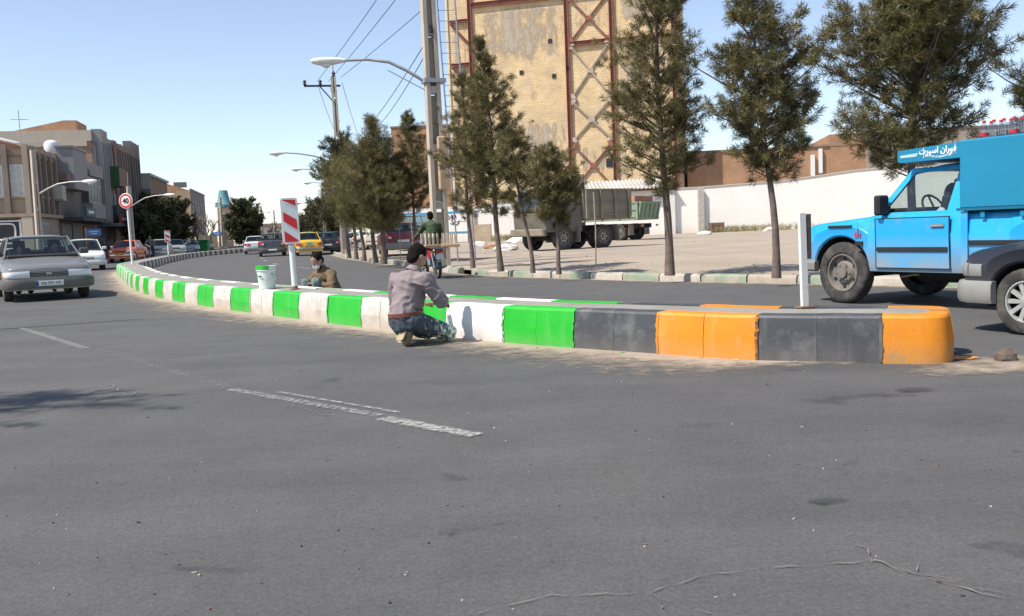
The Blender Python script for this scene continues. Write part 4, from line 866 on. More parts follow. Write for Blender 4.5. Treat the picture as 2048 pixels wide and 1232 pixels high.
# left street lamps
def leftlamp(label, px, Y, zt, zl, tip, dark=False):
    p = at(px, 500, Y); r = hpole('lamp_pole', label, (p.x, Y, .12), zt, .34, .24, .2, .9, (0, 0), 'lamp poles along the left pavement', 1.5)
    t = at(tip[0], tip[1], Y - .5) - Vector((p.x, Y, .12)); rr = Matrix.Rotation(-.9, 3, 'Z'); lamp(r, rr @ Vector((.1, 0, zl)), rr @ t, .25, .85)
leftlamp('concrete lamp pole at the corner house, nearest on the left', 81, 52, 6.3, 3.9, (165, 363))
leftlamp('concrete lamp pole just right of the speed sign', 266, 66, 5.0, 3.6, (328, 390)); leftlamp('far lamp pole by the teal-topped tower', 447, 110, 6, 4.4, (438, 406)); leftlamp('far lamp pole beside the cypress-like evergreen', 500, 130, 6.2, 4.9, (506, 417))
leftlamp('far lamp pole above the grey hatchback', 527, 160, 6.5, 5.0, (533, 424)); leftlamp('farthest lamp pole left of the striped sign', 552, 200, 7, 5.2, (566, 428))
# pole out of view on the left whose shadow crosses the lane
r = empty('lamp_pole', (-10.4, 11.6, .1), 0, 'plain steel lamp pole left of the view that throws a line of shade', 'lamp pole'); MB().tube([(0, 0, 0), (0, 0, 4), (0, 0, 7.4)], [.08, .065, .04], 10).build('shaft', STEEL, r); MB().box((0, 0, .04), (.4, .4, .08)).build('base_plate', STEEL, r)

# --- signs on the median
def disc_sign():
    b = gd(265, 528, HK); r = empty('speed_sign', b, 0, 'round red-rimmed 40 speed sign on a white pole on the median', 'road sign')
    lean = Matrix.Rotation(R_(-1.2), 4, 'Y')
    MB().tube([(0, 0, -.02), (-.035, 0, 2.68)], .045, 10).build('pole', WHITEP, r, 60)
    R = Matrix.Translation((-.045, -.06, 2.42)) @ Matrix.Rotation(R_(90), 4, 'X') @ Matrix.Rotation(R_(-14), 4, 'Y')
    pn = MB().lathe([(0, 0), (.285, 0), (.295, .006), (.295, .024), (.285, .03), (0, .03)], R, 32).build('panel', pbr('sign white', (.78, .78, .76), .45, var=.04), r, 40)
    MB().lathe([(.20, .0315), (.272, .0315), (.272, .036), (.20, .036), (.20, .0315)], R, 32).build('red_rim', pbr('sign red', (.62, .035, .035), .4, var=.06), pn)
    text_mesh('40', .27, 'numerals', INK, pn, R @ Matrix.Translation((0, -.005, .034)), .002, .012)
disc_sign()
def hazard(b, h0, w, h, rz, tilt, label, group=None):
    r = empty('hazard_sign', b, rz, label, 'road sign', group); R = Matrix.Rotation(tilt, 4, 'Y')
    MB().tube([R @ Vector((0, 0, -.02)), R @ Vector((0, 0, h0 - .02))], .042, 12).build('post', WHITEP, r, 60); MB().lathe([(0, .0), (.075, .0), (.075, .012), (.045, .014), (.044, .05)], Matrix.Identity(4), 14).build('base_flange', pbr('rusty base plate', (.2, .12, .08), .8), r); MB().tube([R @ Vector((0, 0, h0 - .04)), R @ Vector((0, 0, h0 + .1))], .03, 8).build('sleeve', STEEL, r)
    pn = MB(); pl = []; rad = .04
    for cx, cz, a0 in ((w / 2 - rad, h - rad, 0), (-w / 2 + rad, h - rad, 90), (-w / 2 + rad, rad, 180), (w / 2 - rad, rad, 270)):
        for k in range(5): a = R_(a0 + k * 22.5); pl.append(R @ Vector((cx + rad * math.cos(a), -.05, h0 + cz + rad * math.sin(a))))
    pn.prism(pl, R.to_3x3() @ Vector((0, .025, 0))); p = pn.build('panel', pbr('sign face white', (.80, .79, .78), .4, var=.04), r)
    e = .03; red = pbr('reflective red', (.68, .02, .025), .4, var=.06); x0, x1 = -w / 2 + e, w / 2 - e
    for zl, zr, top in ((.97, .82, 'cut'), (.68, .53, 0), (.40, .25, 0)):
        pass
    for za, zb_, zc, zd_ in ((h - e, h - e, h - e - .005, h * .81), (h * .70, h * .585, h * .535, h * .42), (h * .285, h * .165 - .08 * h, e, e)):
        poly = [(x0, za), (x1, zb_), (x1, zd_), (x0, zc)] if za != h - e else [(x0, h - e), (x1, h - e), (x1, h * .82), (x0, h * .965)]
        if za == h * .285: poly = [(x0, h * .29), (x1, h * .08), (x1, e), (x0, e)]
        if za == h * .70: poly = [(x0, h * .70), (x1, h * .52), (x1, h * .30), (x0, h * .50)]
        MB().prism([R @ Vector((x, -.0535, h0 + z)) for x, z in poly], R.to_3x3() @ Vector((0, -.003, 0))).build('red_stripe', red, p)
    return r
hazard(gd(590, 579, HK), .66, .245, .66, R_(20), R_(-1.0), 'white panel with slanting red stripes on the median beside the bucket')
hazard(gd(337.5, 512, HK), .82, .32, .66, R_(20), 0, 'small distant red striped panel on the median bend')
b = gd(1609, 615, HK); r = empty('marker_post', b, R_(15), 'white flaking post with an edge-on rusty plate on the median', 'post')
MB().box((0, 0, .006), (.13, .11, .012)).build('base_plate', pbr('rusty base plate', (.2, .12, .08), .8), r); MB().box((-.006, 0, .395), (.055, .035, .766), M=Matrix.Rotation(R_(-1.2), 3, 'Y')).build('post', pbr('flaking white post', (.72, .72, .68), .6, var=.08, dirt=((.35, .2, .12), .8, 9, .6)), r)
MB().box((.046, .0, .585), (.034, .03, .37)).build('plate', pbr('rusty plate', (.10, .075, .06), .7, .2, dirt=((.3, .3, .3), .6, 5)), r)
# blue street-name signs
def blue_sign(label, px, py, Y, w, pcol):
    p = at(px, py, Y); r = empty('street_sign', (p.x, Y, .1), .1, label, 'street sign', 'blue street-name signs'); h = p.z - .1
    MB().tube([(-w / 2, 0, 0), (-w / 2, 0, h + .3)], .05, 8).build('post', pcol, r)
    pn = MB().box((0.03, 0, h), (w, .04, .42), ch=.01).build('panel', pbr('blue sign face', (.06, .20, .48), .5), r); MB().box((.05, -.025, h + .06), (w * .6, .006, .05)).build('lettering', WHITEP, pn); MB().box((.08, -.025, h - .07), (w * .4, .006, .05)).build('lettering', WHITEP, pn)
blue_sign('blue street-name sign on an orange post behind the white car', 186, 465, 60, .9, pbr('orange post', (.55, .26, .05), .6)); blue_sign('tiny blue sign beyond the parked cars', 433, 468, 105, 1.1, STEEL)
tag(MB().box((0, 0, .55), (1.0, .8, 1.1), ch=.08).box((0, -.05, 1.15), (1.06, .9, .1)).build('waste_bin', pbr('green bin plastic', (.03, .32, .07), .5)), 'green waste bin far off below the blue sign', 'bin').location = (-32.3, 101, .1)
# thin stakes in the tree strip
for px, py, h, lab in ((1192, 533, 1.75, 'thin rusty stake standing in the verge right of the trucks'), (801, 524, 1.5, 'pale thin stake behind the maroon hatchback bumper'), (826, 519, 1.35, 'thin white stake just left of the motorcyclist')):
    s = MB().tube([(0, 0, 0), (.02, 0, h * .5), (0, 0, h)], .016, 6).build('stake', pbr('pale stake wood', (.45, .36, .27), .8)); tag(s, lab, 'stake'); s.location = gd(px, py, .15)
# ================================================================== vehicles
def wheel(parent, c, r, w, side, style, rimmat):
    M = Matrix.Translation(c) @ Matrix.Rotation(R_(-90 * side), 4, 'X')      # local z points outward
    h = w / 2
    prof = [(r * .62, -h * .8), (r * .8, -h), (r * .93, -h * .9), (r * .985, -h * .66), (r, -h * .3), (r, h * .3), (r * .985, h * .66), (r * .93, h * .9), (r * .8, h), (r * .66, h * .86), (r * .62, h * .6)]
    t = MB().lathe(prof, M, 28).build('wheel', TYRE, parent, 40)
    q = MB(); R = r * .63
    if style == 'steel':
        q.lathe([(R, h * .55), (R * .97, h * .8), (R * .9, h * .78), (R * .84, h * .3), (R * .62, h * .22), (R * .5, h * .55), (R * .3, h * .6), (R * .28, h * .9), (R * .12, h * .95), (0, h * .95)], M, 24)
        rim = q.build('rim', rimmat, t, 35)
        for k in range(6):
            a = k * math.pi / 3; MB().lathe([(0, .012), (R * .07, .012), (R * .07, 0)], M @ Matrix.Translation((math.cos(a) * R * .4, math.sin(a) * R * .4, h * .6)), 6).build('wheel_nut', CHROME, rim)
            MB().lathe([(0, .004), (R * .11, .004), (R * .11, 0)], M @ Matrix.Translation((math.cos(a + .5) * R * .72, math.sin(a + .5) * R * .72, h * .262)), 8).build('slot', INK, rim)
    elif style == 'alloy':
        MB().lathe([(R, -h * .5), (R * .9, -h * .4), (0, -h * .35)], M, 24).build('brake_disc', pbr('dark brake drum', (.03, .03, .03), .7), t)
        q.lathe([(R * 1.02, h * .5), (R * 1.0, h * .85), (R * .93, h * .85), (R * .9, h * .4)], M, 28); q.lathe([(R * .3, h * .3), (R * .3, h * .75), (R * .2, h * .82), (0, h * .82)], M, 16)
        for k in range(10):
            a = k * math.pi / 5; w0, w1 = R * .085, R * .11
            q.prism([M @ Vector((math.cos(a) * d - math.sin(a) * e, math.sin(a) * d + math.cos(a) * e, h * .35)) for d, e in ((R * .25, -w0), (R * .93, -w1), (R * .93, w1), (R * .25, w0))], M.to_3x3() @ Vector((0, 0, h * .38)))
        q.build('rim', rimmat, t, 35)
    else:
        q.lathe([(R, h * .55), (R * .96, h * .85), (R * .8, h * .75), (R * .55, h * .8), (R * .5, h * .65), (R * .2, h * .95), (0, h * .98)], M, 20); q.build('rim', rimmat, t, 35)
    return t
RIMS = {'steel': pbr('dusty steel rim', (.22, .19, .165), .7, .3, var=.2, vs=8), 'alloy': pbr('silver alloy', (.48, .48, .46), .45, .4, var=.1), 'cap': pbr('grey wheel trim', (.42, .43, .43), .45, .4)}
SEDAN = dict(L=4.4, W=1.70, H=1.40, wb=2.66, fo=.83, r=.30, tw=.19, sill=.24, belt=.93, top=[(0, .66), (.05, .71), (.2, .75), (1.15, .90), (1.3, .93), (3.55, .95), (3.7, .96), (4.3, .93), (4.37, .86), (4.4, .66)],
             ws=1.12, rf=1.85, rr=3.0, rb=3.65, uB=2.42, rim='cap', fz=(.50, .64), bz=(.27, .47), tz=(.68, .84), rbz=(.28, .52))
PAYKAN = dict(SEDAN, L=4.35, W=1.62, H=1.42, wb=2.5, fo=.78, top=[(0, .72), (.04, .80), (.12, .83), (1.3, .95), (3.6, .95), (4.25, .92), (4.32, .84), (4.35, .62)], ws=1.3, rf=1.8, rr=3.0, rb=3.5, fz=(.60, .76), bz=(.40, .52), tz=(.62, .78), rbz=(.40, .52))
HATCH = dict(SEDAN, L=4.2, W=1.72, H=1.50, wb=2.62, fo=.8, top=[(0, .7), (.05, .76), (.2, .80), (1.0, .95), (1.15, .98), (3.4, 1.0), (4.05, 1.02), (4.15, .95), (4.2, .7)], belt=.99, ws=1.0, rf=1.75, rr=3.2, rb=3.75, uB=2.4, tz=(.72, .98), rbz=(.28, .55))
PICKUP = dict(L=4.75, W=1.70, H=1.66, wb=2.75, fo=.70, r=.39, tw=.2, sill=.42, belt=1.12, top=[(0, .92), (.05, .98), (.25, 1.01), (1.1, 1.08), (1.25, 1.12), (2.4, 1.12), (2.42, 1.10), (4.6, 1.10), (4.7, 1.08), (4.75, .9)],
              ws=1.22, rf=1.62, rr=2.28, rb=2.40, uB=None, rim='steel', fz=(.68, .86), bz=(.40, .54), tz=(.75, 1.0), rbz=(.45, .6), seats1=True)
VAN = dict(SEDAN, L=4.5, W=1.7, H=1.95, wb=2.5, fo=.9, top=[(0, .9), (.1, 1.05), (.3, 1.1), (1.0, 1.2), (4.4, 1.25), (4.5, 1.1)], belt=1.2, ws=.75, rf=1.3, rr=4.2, rb=4.45, uB=2.3)
def paintm(name, c, dust=.35, metal=.0, coat=.35, hi=.75, lo=.1): return pbr(name, c, .38, metal, var=.07, vs=2, coat=coat, dirt=((.38, .33, .27), .25, 2.5, .55), zdirt=((.36, .31, .26), dust, lo, hi))
def car(name, label, cat, pos, th, sp, body, group=None, front='wide', rear='wide', plate=None, plate_mat=None, bump_mat=BLACK, roof_mat=None, mirrors=True, glass=None, mould=True, stripe=None, rimmat=None, seats=True):
    glass = glass or GLASS
    r = empty(name, pos, th, label, cat, group); L, Wd, H = sp['L'], sp['W'], sp['H']; xf = sp['wb'] / 2 + sp['fo']; hw = Wd / 2; belt = sp['belt']
    X = lambda u: xf - u
    pu = [p[0] for p in sp['top']]; pz = [p[1] for p in sp['top']]
    fu, fw = [0, .02, .06, .14, .32, .6], [.62, .80, .9, .955, .99, 1.0]
    def wid(u):
        a = float(np.interp(u, fu, fw)); b_ = float(np.interp(L - u, fu, fw)); return hw * min(a, b_)
    ax_ = [sp['fo'], sp['fo'] + sp['wb']]; ra = sp['r'] * 1.17
    us = set(pu) | set(fu) | {L - q for q in fu} | {sp['ws'], sp['rb']} | set(np.linspace(0, L, 19).tolist())
    for a in ax_: us |= {a + ra * math.cos(math.pi * k / 14) for k in range(15)} | {a - ra - .002, a + ra + .002}
    us = sorted(u for u in us if 0 <= u <= L); us = [u for i, u in enumerate(us) if i == 0 or u - us[i - 1] > .0015]
    rows = []; fm = []; mb = MB()
    for u in us:
        zt = float(np.interp(u, pu, pz)); zb = sp['sill'] + .10 * max(0, 1 - u / .3) * 0; w = wid(u)
        for a in ax_:
            if abs(u - a) < ra: zb = max(zb, sp['r'] + math.sqrt(ra * ra - (u - a) ** 2))
        zb = min(zb, zt - .08); s = []
        for f, t in ((0, None), (w - .24, None), (w - .02, 0), (w, .10), (w + .004, .35), (w + .012, .62), (w, .66), (w - .012, .84), (w - .045, .95), (w - .10, 1.0)):
            s.append((f, zb if t is None or t == 0 else zb + (zt - zb) * t))
        cr = .03 if u < sp['ws'] or u > sp['rb'] else 0.0
        s += [((w - .1) * .55, zt + cr * .75), (0, zt + cr)]
        ring = [Vector((X(u), y, z)) for y, z in s] + [Vector((X(u), -y, z)) for y, z in reversed(s[1:-1])]
        rows.append(ring)
    n = len(rows[0])
    for i in range(len(rows) - 1):
        um = (us[i] + us[i + 1]) / 2
        for k in range(n):
            q = (k + 1) % n; inner = sp['ws'] < um < sp['rb'] and (k in (9, 10, 11, 12)); under = k in (0, 1, n - 1, n - 2)
            mb.add([rows[i][k], rows[i][q], rows[i + 1][q], rows[i + 1][k]], [(0, 1, 2, 3)], 1 if inner or under else 0)
    mb.add(rows[0], [tuple(range(n))]); mb.add(rows[-1], [tuple(range(n - 1, -1, -1))])
    me = mb.build('body', [body, DARKIN], r); bm = bmesh.new(); bm.from_mesh(me.data); bmesh.ops.remove_doubles(bm, verts=bm.verts, dist=.0008); bmesh.ops.recalc_face_normals(bm, faces=bm.faces); bm.to_mesh(me.data); bm.free()
    me.data.polygons.foreach_set('use_smooth', [True] * len(me.data.polygons)); me.data.set_sharp_from_angle(angle=R_(28))
    # greenhouse
    y0, y1 = hw - .085, hw - .085 - (H - belt) * .34
    ws, rf, rr_, rb = sp['ws'], sp['rf'], sp['rr'], sp['rb']; Zt = H - .035
    def SP(u, z, s, o=0): f = (z - belt) / (H - belt); return Vector((X(u), s * (y0 + (y1 - y0) * f + o), z))
    rm = []
    for f in np.linspace(0, 1, 9):
        u = rf - .04 + (rr_ - rf + .08) * f; e = .045 * (1 - (2 * f - 1) ** 2) - .015
        rm.append([Vector((X(u), y1 * 1.03 * g, H - .02 + e - .05 * abs(g) ** 3.2)) for g in np.linspace(-1, 1, 11)])
    ro = MB().grid(rm).build('roof', roof_mat or body, r, 40); so = ro.modifiers.new('s', 'SOLIDIFY'); so.thickness = .035; so.offset = -1
    zA = belt - .02
    for s in (-1, 1):
        P = MB(); off = Vector((0, -s * .035, 0))
        P.prism([SP(ws - .03, zA, s), SP(ws + .07, zA, s), SP(rf + .06, Zt, s), SP(rf - .03, Zt, s)], off)
        cw = .10 if sp.get('uB') is None else .34
        P.prism([SP(rb - cw - .12, zA, s), SP(rb + .02, zA, s), SP(rr_ + .05, Zt, s), SP(rr_ - cw * .45, Zt, s)], off)
        if sp.get('uB'): P.prism([SP(sp['uB'] - .05, zA, s), SP(sp['uB'] + .05, zA, s), SP(sp['uB'] + .06, Zt, s), SP(sp['uB'] - .02, Zt, s)], off)
        P.prism([SP(rf - .02, Zt - .05, s, .001), SP(rr_ + .04, Zt - .05, s, .001), SP(rr_ + .04, Zt + .005, s, .001), SP(rf - .02, Zt + .005, s, .001)], off)
        P.build('pillars', body, r)
        G = MB().prism([SP(ws + .02, belt - .01, s, -.017), SP(rb - cw - .06, belt - .01, s, -.017), SP(rr_ - cw * .4, Zt - .03, s, -.017), SP(rf + .02, Zt - .03, s, -.017)], (0, -s * .006, 0))
        G.build('side_window', glass, r)
    def screen(name, ua, ub, bul):
        rws = []
        for f in np.linspace(0, 1, 6):
            u = ua + (ub - ua) * f; z = belt - .015 + (Zt - belt + .02) * f; yy = y0 + (y1 - y0) * f - .01
            rws.append([Vector((X(u + bul * (1 - g * g)), yy * g, z)) for g in np.linspace(-1, 1, 9)])
        return MB().grid(rws).build(name, glass, r, 60)
    screen('windscreen', ws, rf, -.05); screen('rear_window', rb, rr_, .05)
    if seats:
        st = MB()
        for yy in (-.36, .36):
            uu = ws + .95 if not sp.get('seats1') else ws + .75
            st.box((X(uu), yy, belt - .12), (.14, .46, .62), ch=.05, M=Matrix.Rotation(-.22, 3, 'Y')); st.box((X(uu) - .12, yy, belt + .27), (.09, .25, .18), ch=.035)
        if not sp.get('seats1'): st.box((X(rb - .5), 0, belt - .05), (.18, Wd - .4, .4), ch=.06)
        st.box((X(ws + .2), 0, belt - .01), (.5, Wd - .3, .12), ch=.04)
        st.build('seats', DARKIN, r); sw = MB(); c = Vector((X(ws + .48), .36, belt + .03)); Rm = Matrix.Rotation(R_(-62), 3, 'Y')
        sw.tube([c + Rm @ Vector((.18 * math.cos(a), .18 * math.sin(a), 0)) for a in [2 * math.pi * k / 16 for k in range(17)]], .014, 6, cap=False); sw.tube([c - Rm @ Vector((.17, 0, 0)), c + Rm @ Vector((.17, 0, 0))], .012, 5); sw.build('steering_wheel', BLACK, r)
    # front / rear fittings that wrap round the outline
    hf = [(0, 0), (0, .55 * hw)] + [(u, hw * f) for u, f in zip(fu, fw) if f > .56] + [(1.0, hw)]
    def outl(s, end):                         # arc length s from the centre line, signed
        sg = 1 if s >= 0 else -1; s = abs(s); acc = 0
        for (u0, a0), (u1, a1) in zip(hf, hf[1:]):
            l = math.hypot(u1 - u0, a1 - a0)
            if s <= acc + l or (u1, a1) == hf[-1]:
                f = (s - acc) / l; du, da = (u1 - u0) / l, (a1 - a0) / l; u, y = u0 + (u1 - u0) * f, a0 + (a1 - a0) * f
                nx, ny = da, du; x = X(u) if end > 0 else X(L - u); return Vector((x, sg * y, 0)), Vector((nx * end, ny * sg, 0))
            acc += l
    def wrap(name, s0, s1, z0, z1, o0, o1, end, mat, par=None, n_=10, zs=None, rake=0):
        rws = []
        for k in range(n_ + 1):
            p, nn_ = outl(s0 + (s1 - s0) * k / n_, end); a0, a1 = (z0, z1) if zs is None else (z0 + (zs[0] - z0) * k / n_, z1 + (zs[1] - z1) * k / n_)
            e = .25 * (o1 - o0); rws.append([p + nn_ * o0 + Vector((0, 0, a0)), p + nn_ * (o1 - e) + Vector((0, 0, a0)), p + nn_ * o1 + Vector((0, 0, a0 + (a1 - a0) * .2)), p + nn_ * (o1 - rake * .5) + Vector((0, 0, a0 + (a1 - a0) * .8)), p + nn_ * (o1 - e - rake) + Vector((0, 0, a1)), p + nn_ * (o0 - rake) + Vector((0, 0, a1))])
        m = MB().grid(rws, close=True); m.f += [tuple(range(5, -1, -1)), tuple(len(m.v) - 6 + q for q in range(6))]; m.m += [0, 0]
        return m.build(name, mat, par or r, 30)
    bz, fz = sp['bz'], sp['fz']; s_end = hw + min(.45, sp['fo'] - ra - .03)
    fb = wrap('front_bumper', -s_end, s_end, bz[0], bz[1], -.01, .07, 1, bump_mat, n_=24)
    gz = (fz[0] + fz[1]) / 2; sl = hw * .42
    gr = wrap('grille', -sl, sl, fz[0] + .02, fz[1] - .02, -.01, .016, 1, BLACK, n_=6)
    for k in range(3): wrap('grille_bar', -sl * .97, sl * .97, fz[0] + .035 + k * (fz[1] - fz[0] - .07) / 2.4, fz[0] + .05 + k * (fz[1] - fz[0] - .07) / 2.4, .012, .026, 1, body if front != 'chrome' else CHROME, gr, 6)
    for s in (-1, 1):
        if front == 'round':
            p, nn_ = outl(s * hw * .66, 1); Mx = Matrix.Translation(p + Vector((0, 0, gz)) - nn_ * .01) @ Matrix.Rotation(R_(90), 4, 'Y')
            MB().lathe([(.10, 0), (.10, .05), (.085, .055), (.08, .03), (0, .045)], Mx, 18).build('headlight', CHROME, r, 40)
        else:
            h = wrap('headlight', s * sl * 1.03, s * (hw + .02), fz[0], fz[1], -.01, .03, 1, sp.get('lamp', LAMPG), n_=8, zs=(fz[0] + .01, fz[1] - .015))
            wrap('indicator', s * (hw + .025), s * (hw + .16), fz[0] + .01, fz[1] - .02, -.008, .024, 1, sp.get('ind', AMBER), h, 4)
    if front == 'lion' : text_mesh('\u06f1\u06f9\u06f2', .085, 'badge', WHITEP, gr, Matrix.Translation((X(0) + .03, 0, gz)) @ Matrix.Rotation(R_(90), 4, 'Z') @ Matrix.Rotation(R_(90), 4, 'X'), .004, .002)
    rz_, tz = sp['rbz'], sp['tz']
    wrap('rear_bumper', -s_end, s_end, rz_[0], rz_[1], -.01, .075, -1, bump_mat, n_=24)
    for s in (-1, 1):
        tl = wrap('tail_light', s * hw * (.60 if rear != 'strip' else .5), s * (hw + .10), tz[0], tz[1], -.01, .02, -1, REDL, n_=6)
        wrap('reversing_lamp', s * hw * .62, s * hw * .78, tz[0] + .02, tz[0] + (tz[1] - tz[0]) * .4, .016, .026, -1, LAMPG if rear != 'amber' else AMBER, tl, 3)
    pm = plate_mat or PLATE
    fp = wrap('number_plate', -.26, .26, bz[0] + .05, bz[0] + .16, .06, .082, 1, pm, n_=2); wrap('number_plate', -.26, .26, rz_[1] + .02 if rear != 'low' else rz_[0] + .08, rz_[1] + .13 if rear != 'low' else rz_[0] + .19, .0 if rear != 'low' else .06, .014 if rear != 'low' else .086, -1, pm, n_=2)
    if plate:
        text_mesh(plate, .092, 'characters', INK, fp, Matrix.Translation((X(0) + .084, .02, bz[0] + .105)) @ Matrix.Rotation(R_(90), 4, 'Z') @ Matrix.Rotation(R_(90), 4, 'X'), .001, .001)
        MB().box((X(0) + .0835, -.24, bz[0] + .105), (.004, .045, .1)).build('blue_band', pbr('plate blue', (.02, .06, .4), .5), fp)
    # doors, handles, mouldings, mirrors
    z0, z1 = sp['sill'] + .05, belt - .075
    dl = [(ws + .06, sp['uB'] or rb - .12)] + ([(sp['uB'] + .012, rb - .52)] if sp.get('uB') else [])
    for s in (-1, 1):
        for (ua, ub) in dl:
            arch = ax_[1] - ra - .03; u1 = min(ub, arch + .22); hi = .012
            poly = [(ua, z0), (min(ub, arch), z0), (min(u1, ub), z0 + .3), (ub, z1), (ua, z1)]
            cx_ = sum(u for u, z in poly) / 5; cz_ = sum(z for u, z in poly) / 5
            MB().prism([Vector((X(cx_ + (u - cx_) * 1.02 + math.copysign(.008, u - cx_)), s * (hw + .001 + hi * (z > z0 + .2)), cz_ + (z - cz_) + math.copysign(.012, z - cz_))) for u, z in poly], (0, s * .004, 0)).build('door_seam', INK, r)
            d = MB().prism([Vector((X(u), s * (hw + .004 + hi * (z > z0 + .2)), z)) for u, z in poly], (0, s * .006, 0)).build('door', body, r)
            MB().box((X(ub - .14), s * (hw + .027), z1 - .09), (.17, .03, .035), ch=.01).build('handle', BLACK if cat != 'pickup' else CHROME, d)
            if mould: MB().box((X((ua + min(ub, arch)) / 2), s * (hw + .026), z0 + (z1 - z0) * .38), (min(ub, arch) - ua - .03, .016, .05), ch=.006).build('moulding', BLACK, d)
        if mirrors:
            p = SP(ws + .16, belt + .06, s); m = MB().box(p + Vector((.02, s * .12, .03)), (.09, .19, .13 if cat != 'pickup' else .24), ch=.03).build('mirror', bump_mat if cat != 'pickup' else BLACK, r); MB().tube([p, p + Vector((0, s * .1, .0))], .02, 6).build('mirror_arm', BLACK, m)
        for a in ax_: wheel(r, (X(a), s * (hw - sp['tw'] / 2 - .015), sp['r']), sp['r'], sp['tw'], s, sp['rim'], rimmat or RIMS[sp['rim']])
    if stripe:
        rws = [[v + Vector((0, 0, .006)) for v in row[4:7]] for row in rm]; MB().grid([[Vector((v.x, max(-.16, min(.16, v.y)), v.z)) for v in row] for row in rws]).build('roof_stripe', stripe, ro)
        MB().grid([[Vector((X(u), y, float(np.interp(u, pu, pz)) + .036)) for y in (-.16, 0, .16)] for u in np.linspace(rb + .08, L - .12, 6)]).build('boot_stripe', stripe, me)
        wrap('tail_stripe', -.17, .17, tz[0] - .02, tz[1] + .02, .0, .008, -1, stripe, me, 2)
    return r
def face(px, py, off_ahead, th):              # ground point seen in the photograph is off_ahead metres ahead of the car's middle
    g = gd(px, py); return (g.x - math.cos(th) * off_ahead, g.y - math.sin(th) * off_ahead, 0)
SILV = paintm('silver grey car paint', (.225, .22, .21), .6, .3); WHT = paintm('white car paint', (.70, .70, .67), .3); ORG = paintm('orange car paint', (.80, .13, .02), .15); DGR = paintm('dark blue-grey car paint', (.045, .055, .07), .3)
TAXI = paintm('taxi yellow paint', (.80, .47, .02), .25); TEAL = pbr('teal taxi stripe', (.06, .42, .42), .45); MAR = paintm('maroon car paint', (.16, .022, .03), .4); SLV2 = paintm('pale silver car paint', (.42, .44, .45), .35, .2); BEI = paintm('cream car paint', (.55, .52, .42), .35)
GREYB = pbr('grey plastic bumper', (.075, .075, .072), .6, var=.15, zdirt=((.33, .29, .24), .55, .1, .6)); GREYL = pbr('pale grey bumper plastic', (.24, .24, .23), .6, zdirt=((.33, .29, .24), .5, .1, .6))
DARKCAR = paintm('navy black car paint', (.014, .018, .028), .2, coat=.12)
TH1 = math.atan2(-.85, .52)
silver = car('sedan_car', 'dusty silver grey sedan with two people driving towards the camera', 'car', face(94, 598, 1.33, TH1), TH1, SEDAN, SILV, front='lion', plate='\u06f7\u06f5 \u06f2\u06f4\u06f6 \u06f7\u06f2', bump_mat=GREYB)
th = math.atan2(-.9, .42); car('sedan_car', 'white car half hidden behind the silver sedan', 'car', face(172, 541, 1.3, th), th, dict(SEDAN, H=1.46), WHT, bump_mat=WHT)
th = R_(-82); car('sedan_car', 'orange old saloon with chrome bumper passing the speed sign', 'car', face(247, 524, 1.2, th), th, PAYKAN, ORG, front='round', bump_mat=CHROME, plate_mat=pbr('orange plate', (.7, .3, .05), .5))
PK = 'cars parked beyond the median bend'
for px, py, a, m_, spx, lab in ((318, 513, -75, BEI, PAYKAN, 'cream car parked behind the orange saloon'), (350, 510, -70, SLV2, PAYKAN, 'silver parked car right of the small striped panel'), (378, 507, -68, SLV2, SEDAN, 'second silver parked car with blue windscreen'), (408, 505, -68, WHT, SEDAN, 'white-roofed parked car last in the row')):
    th = R_(a); g = at(px, 490, {318: 71, 350: 79, 378: 91, 408: 107}[px]); s_ = 1; car('sedan_car', lab, 'car', (g.x, g.y, 0), th, spx, m_, PK, front='chrome', bump_mat=CHROME if spx is PAYKAN else GREYB)
TA = math.atan2(.965, -.26)
car('sedan_car', 'white saloon seen from behind, left of the dark hatchback', 'car', face(512, 508, -1.6, TA), TA, SEDAN, WHT, rear='strip', bump_mat=GREYL)
car('hatchback_car', 'dark blue-grey hatchback seen from behind', 'car', face(546, 512.5, -1.5, TA), TA, HATCH, DGR, bump_mat=DGR, rear='low')
car('taxi_car', 'yellow taxi with teal stripe seen from behind beside the striped sign', 'taxi', face(619, 511, -1.5, TA), TA, dict(PAYKAN, H=1.45), TAXI, front='round', rear='amber', bump_mat=CHROME, stripe=TEAL, plate_mat=pbr('orange plate', (.7, .3, .05), .5))
car('sedan_car', 'small orange car far ahead between the hatchback and the taxi', 'car', face(579, 497, -1.5, TA), TA, PAYKAN, ORG, bump_mat=CHROME)
car('hatchback_car', 'dark car with red tail lamp just right of the taxi', 'car', face(655, 508, -1.5, TA), TA, SEDAN, DARKCAR, rear='wide')
car('hatchback_car', 'small dark hatchback beyond the white car by the pines', 'car', face(668, 501, -1.5, TA), TA, HATCH, DARKCAR, rear='wide')
th = R_(200); car('sedan_car', 'white car side-on behind the first pine trunks', 'car', face(676, 505, 1.0, th), th, dict(SEDAN, L=3.9, wb=2.4), WHT)
th = R_(150); car('taxi_car', 'yellow and white car glimpsed between the pine trunks', 'car', (-8.4, 63, .2), th, PAYKAN, BEI, roof_mat=TAXI, bump_mat=CHROME)
th = math.atan2(.97, -.21); car('hatchback_car', 'maroon hatchback with grey bumper parked behind the kerb pines', 'car', (at(799, 500, 44).x, 44, .17), th, dict(HATCH, H=1.45), MAR, bump_mat=GREYL, rear='wide')
th = R_(-105); g = gd(838, 508, .2); car('van', 'grey van facing the camera behind the motorcyclist', 'van', (g.x - 1.6, g.y + 13, .2), th, VAN, paintm('grey van paint', (.30, .31, .29), .4))
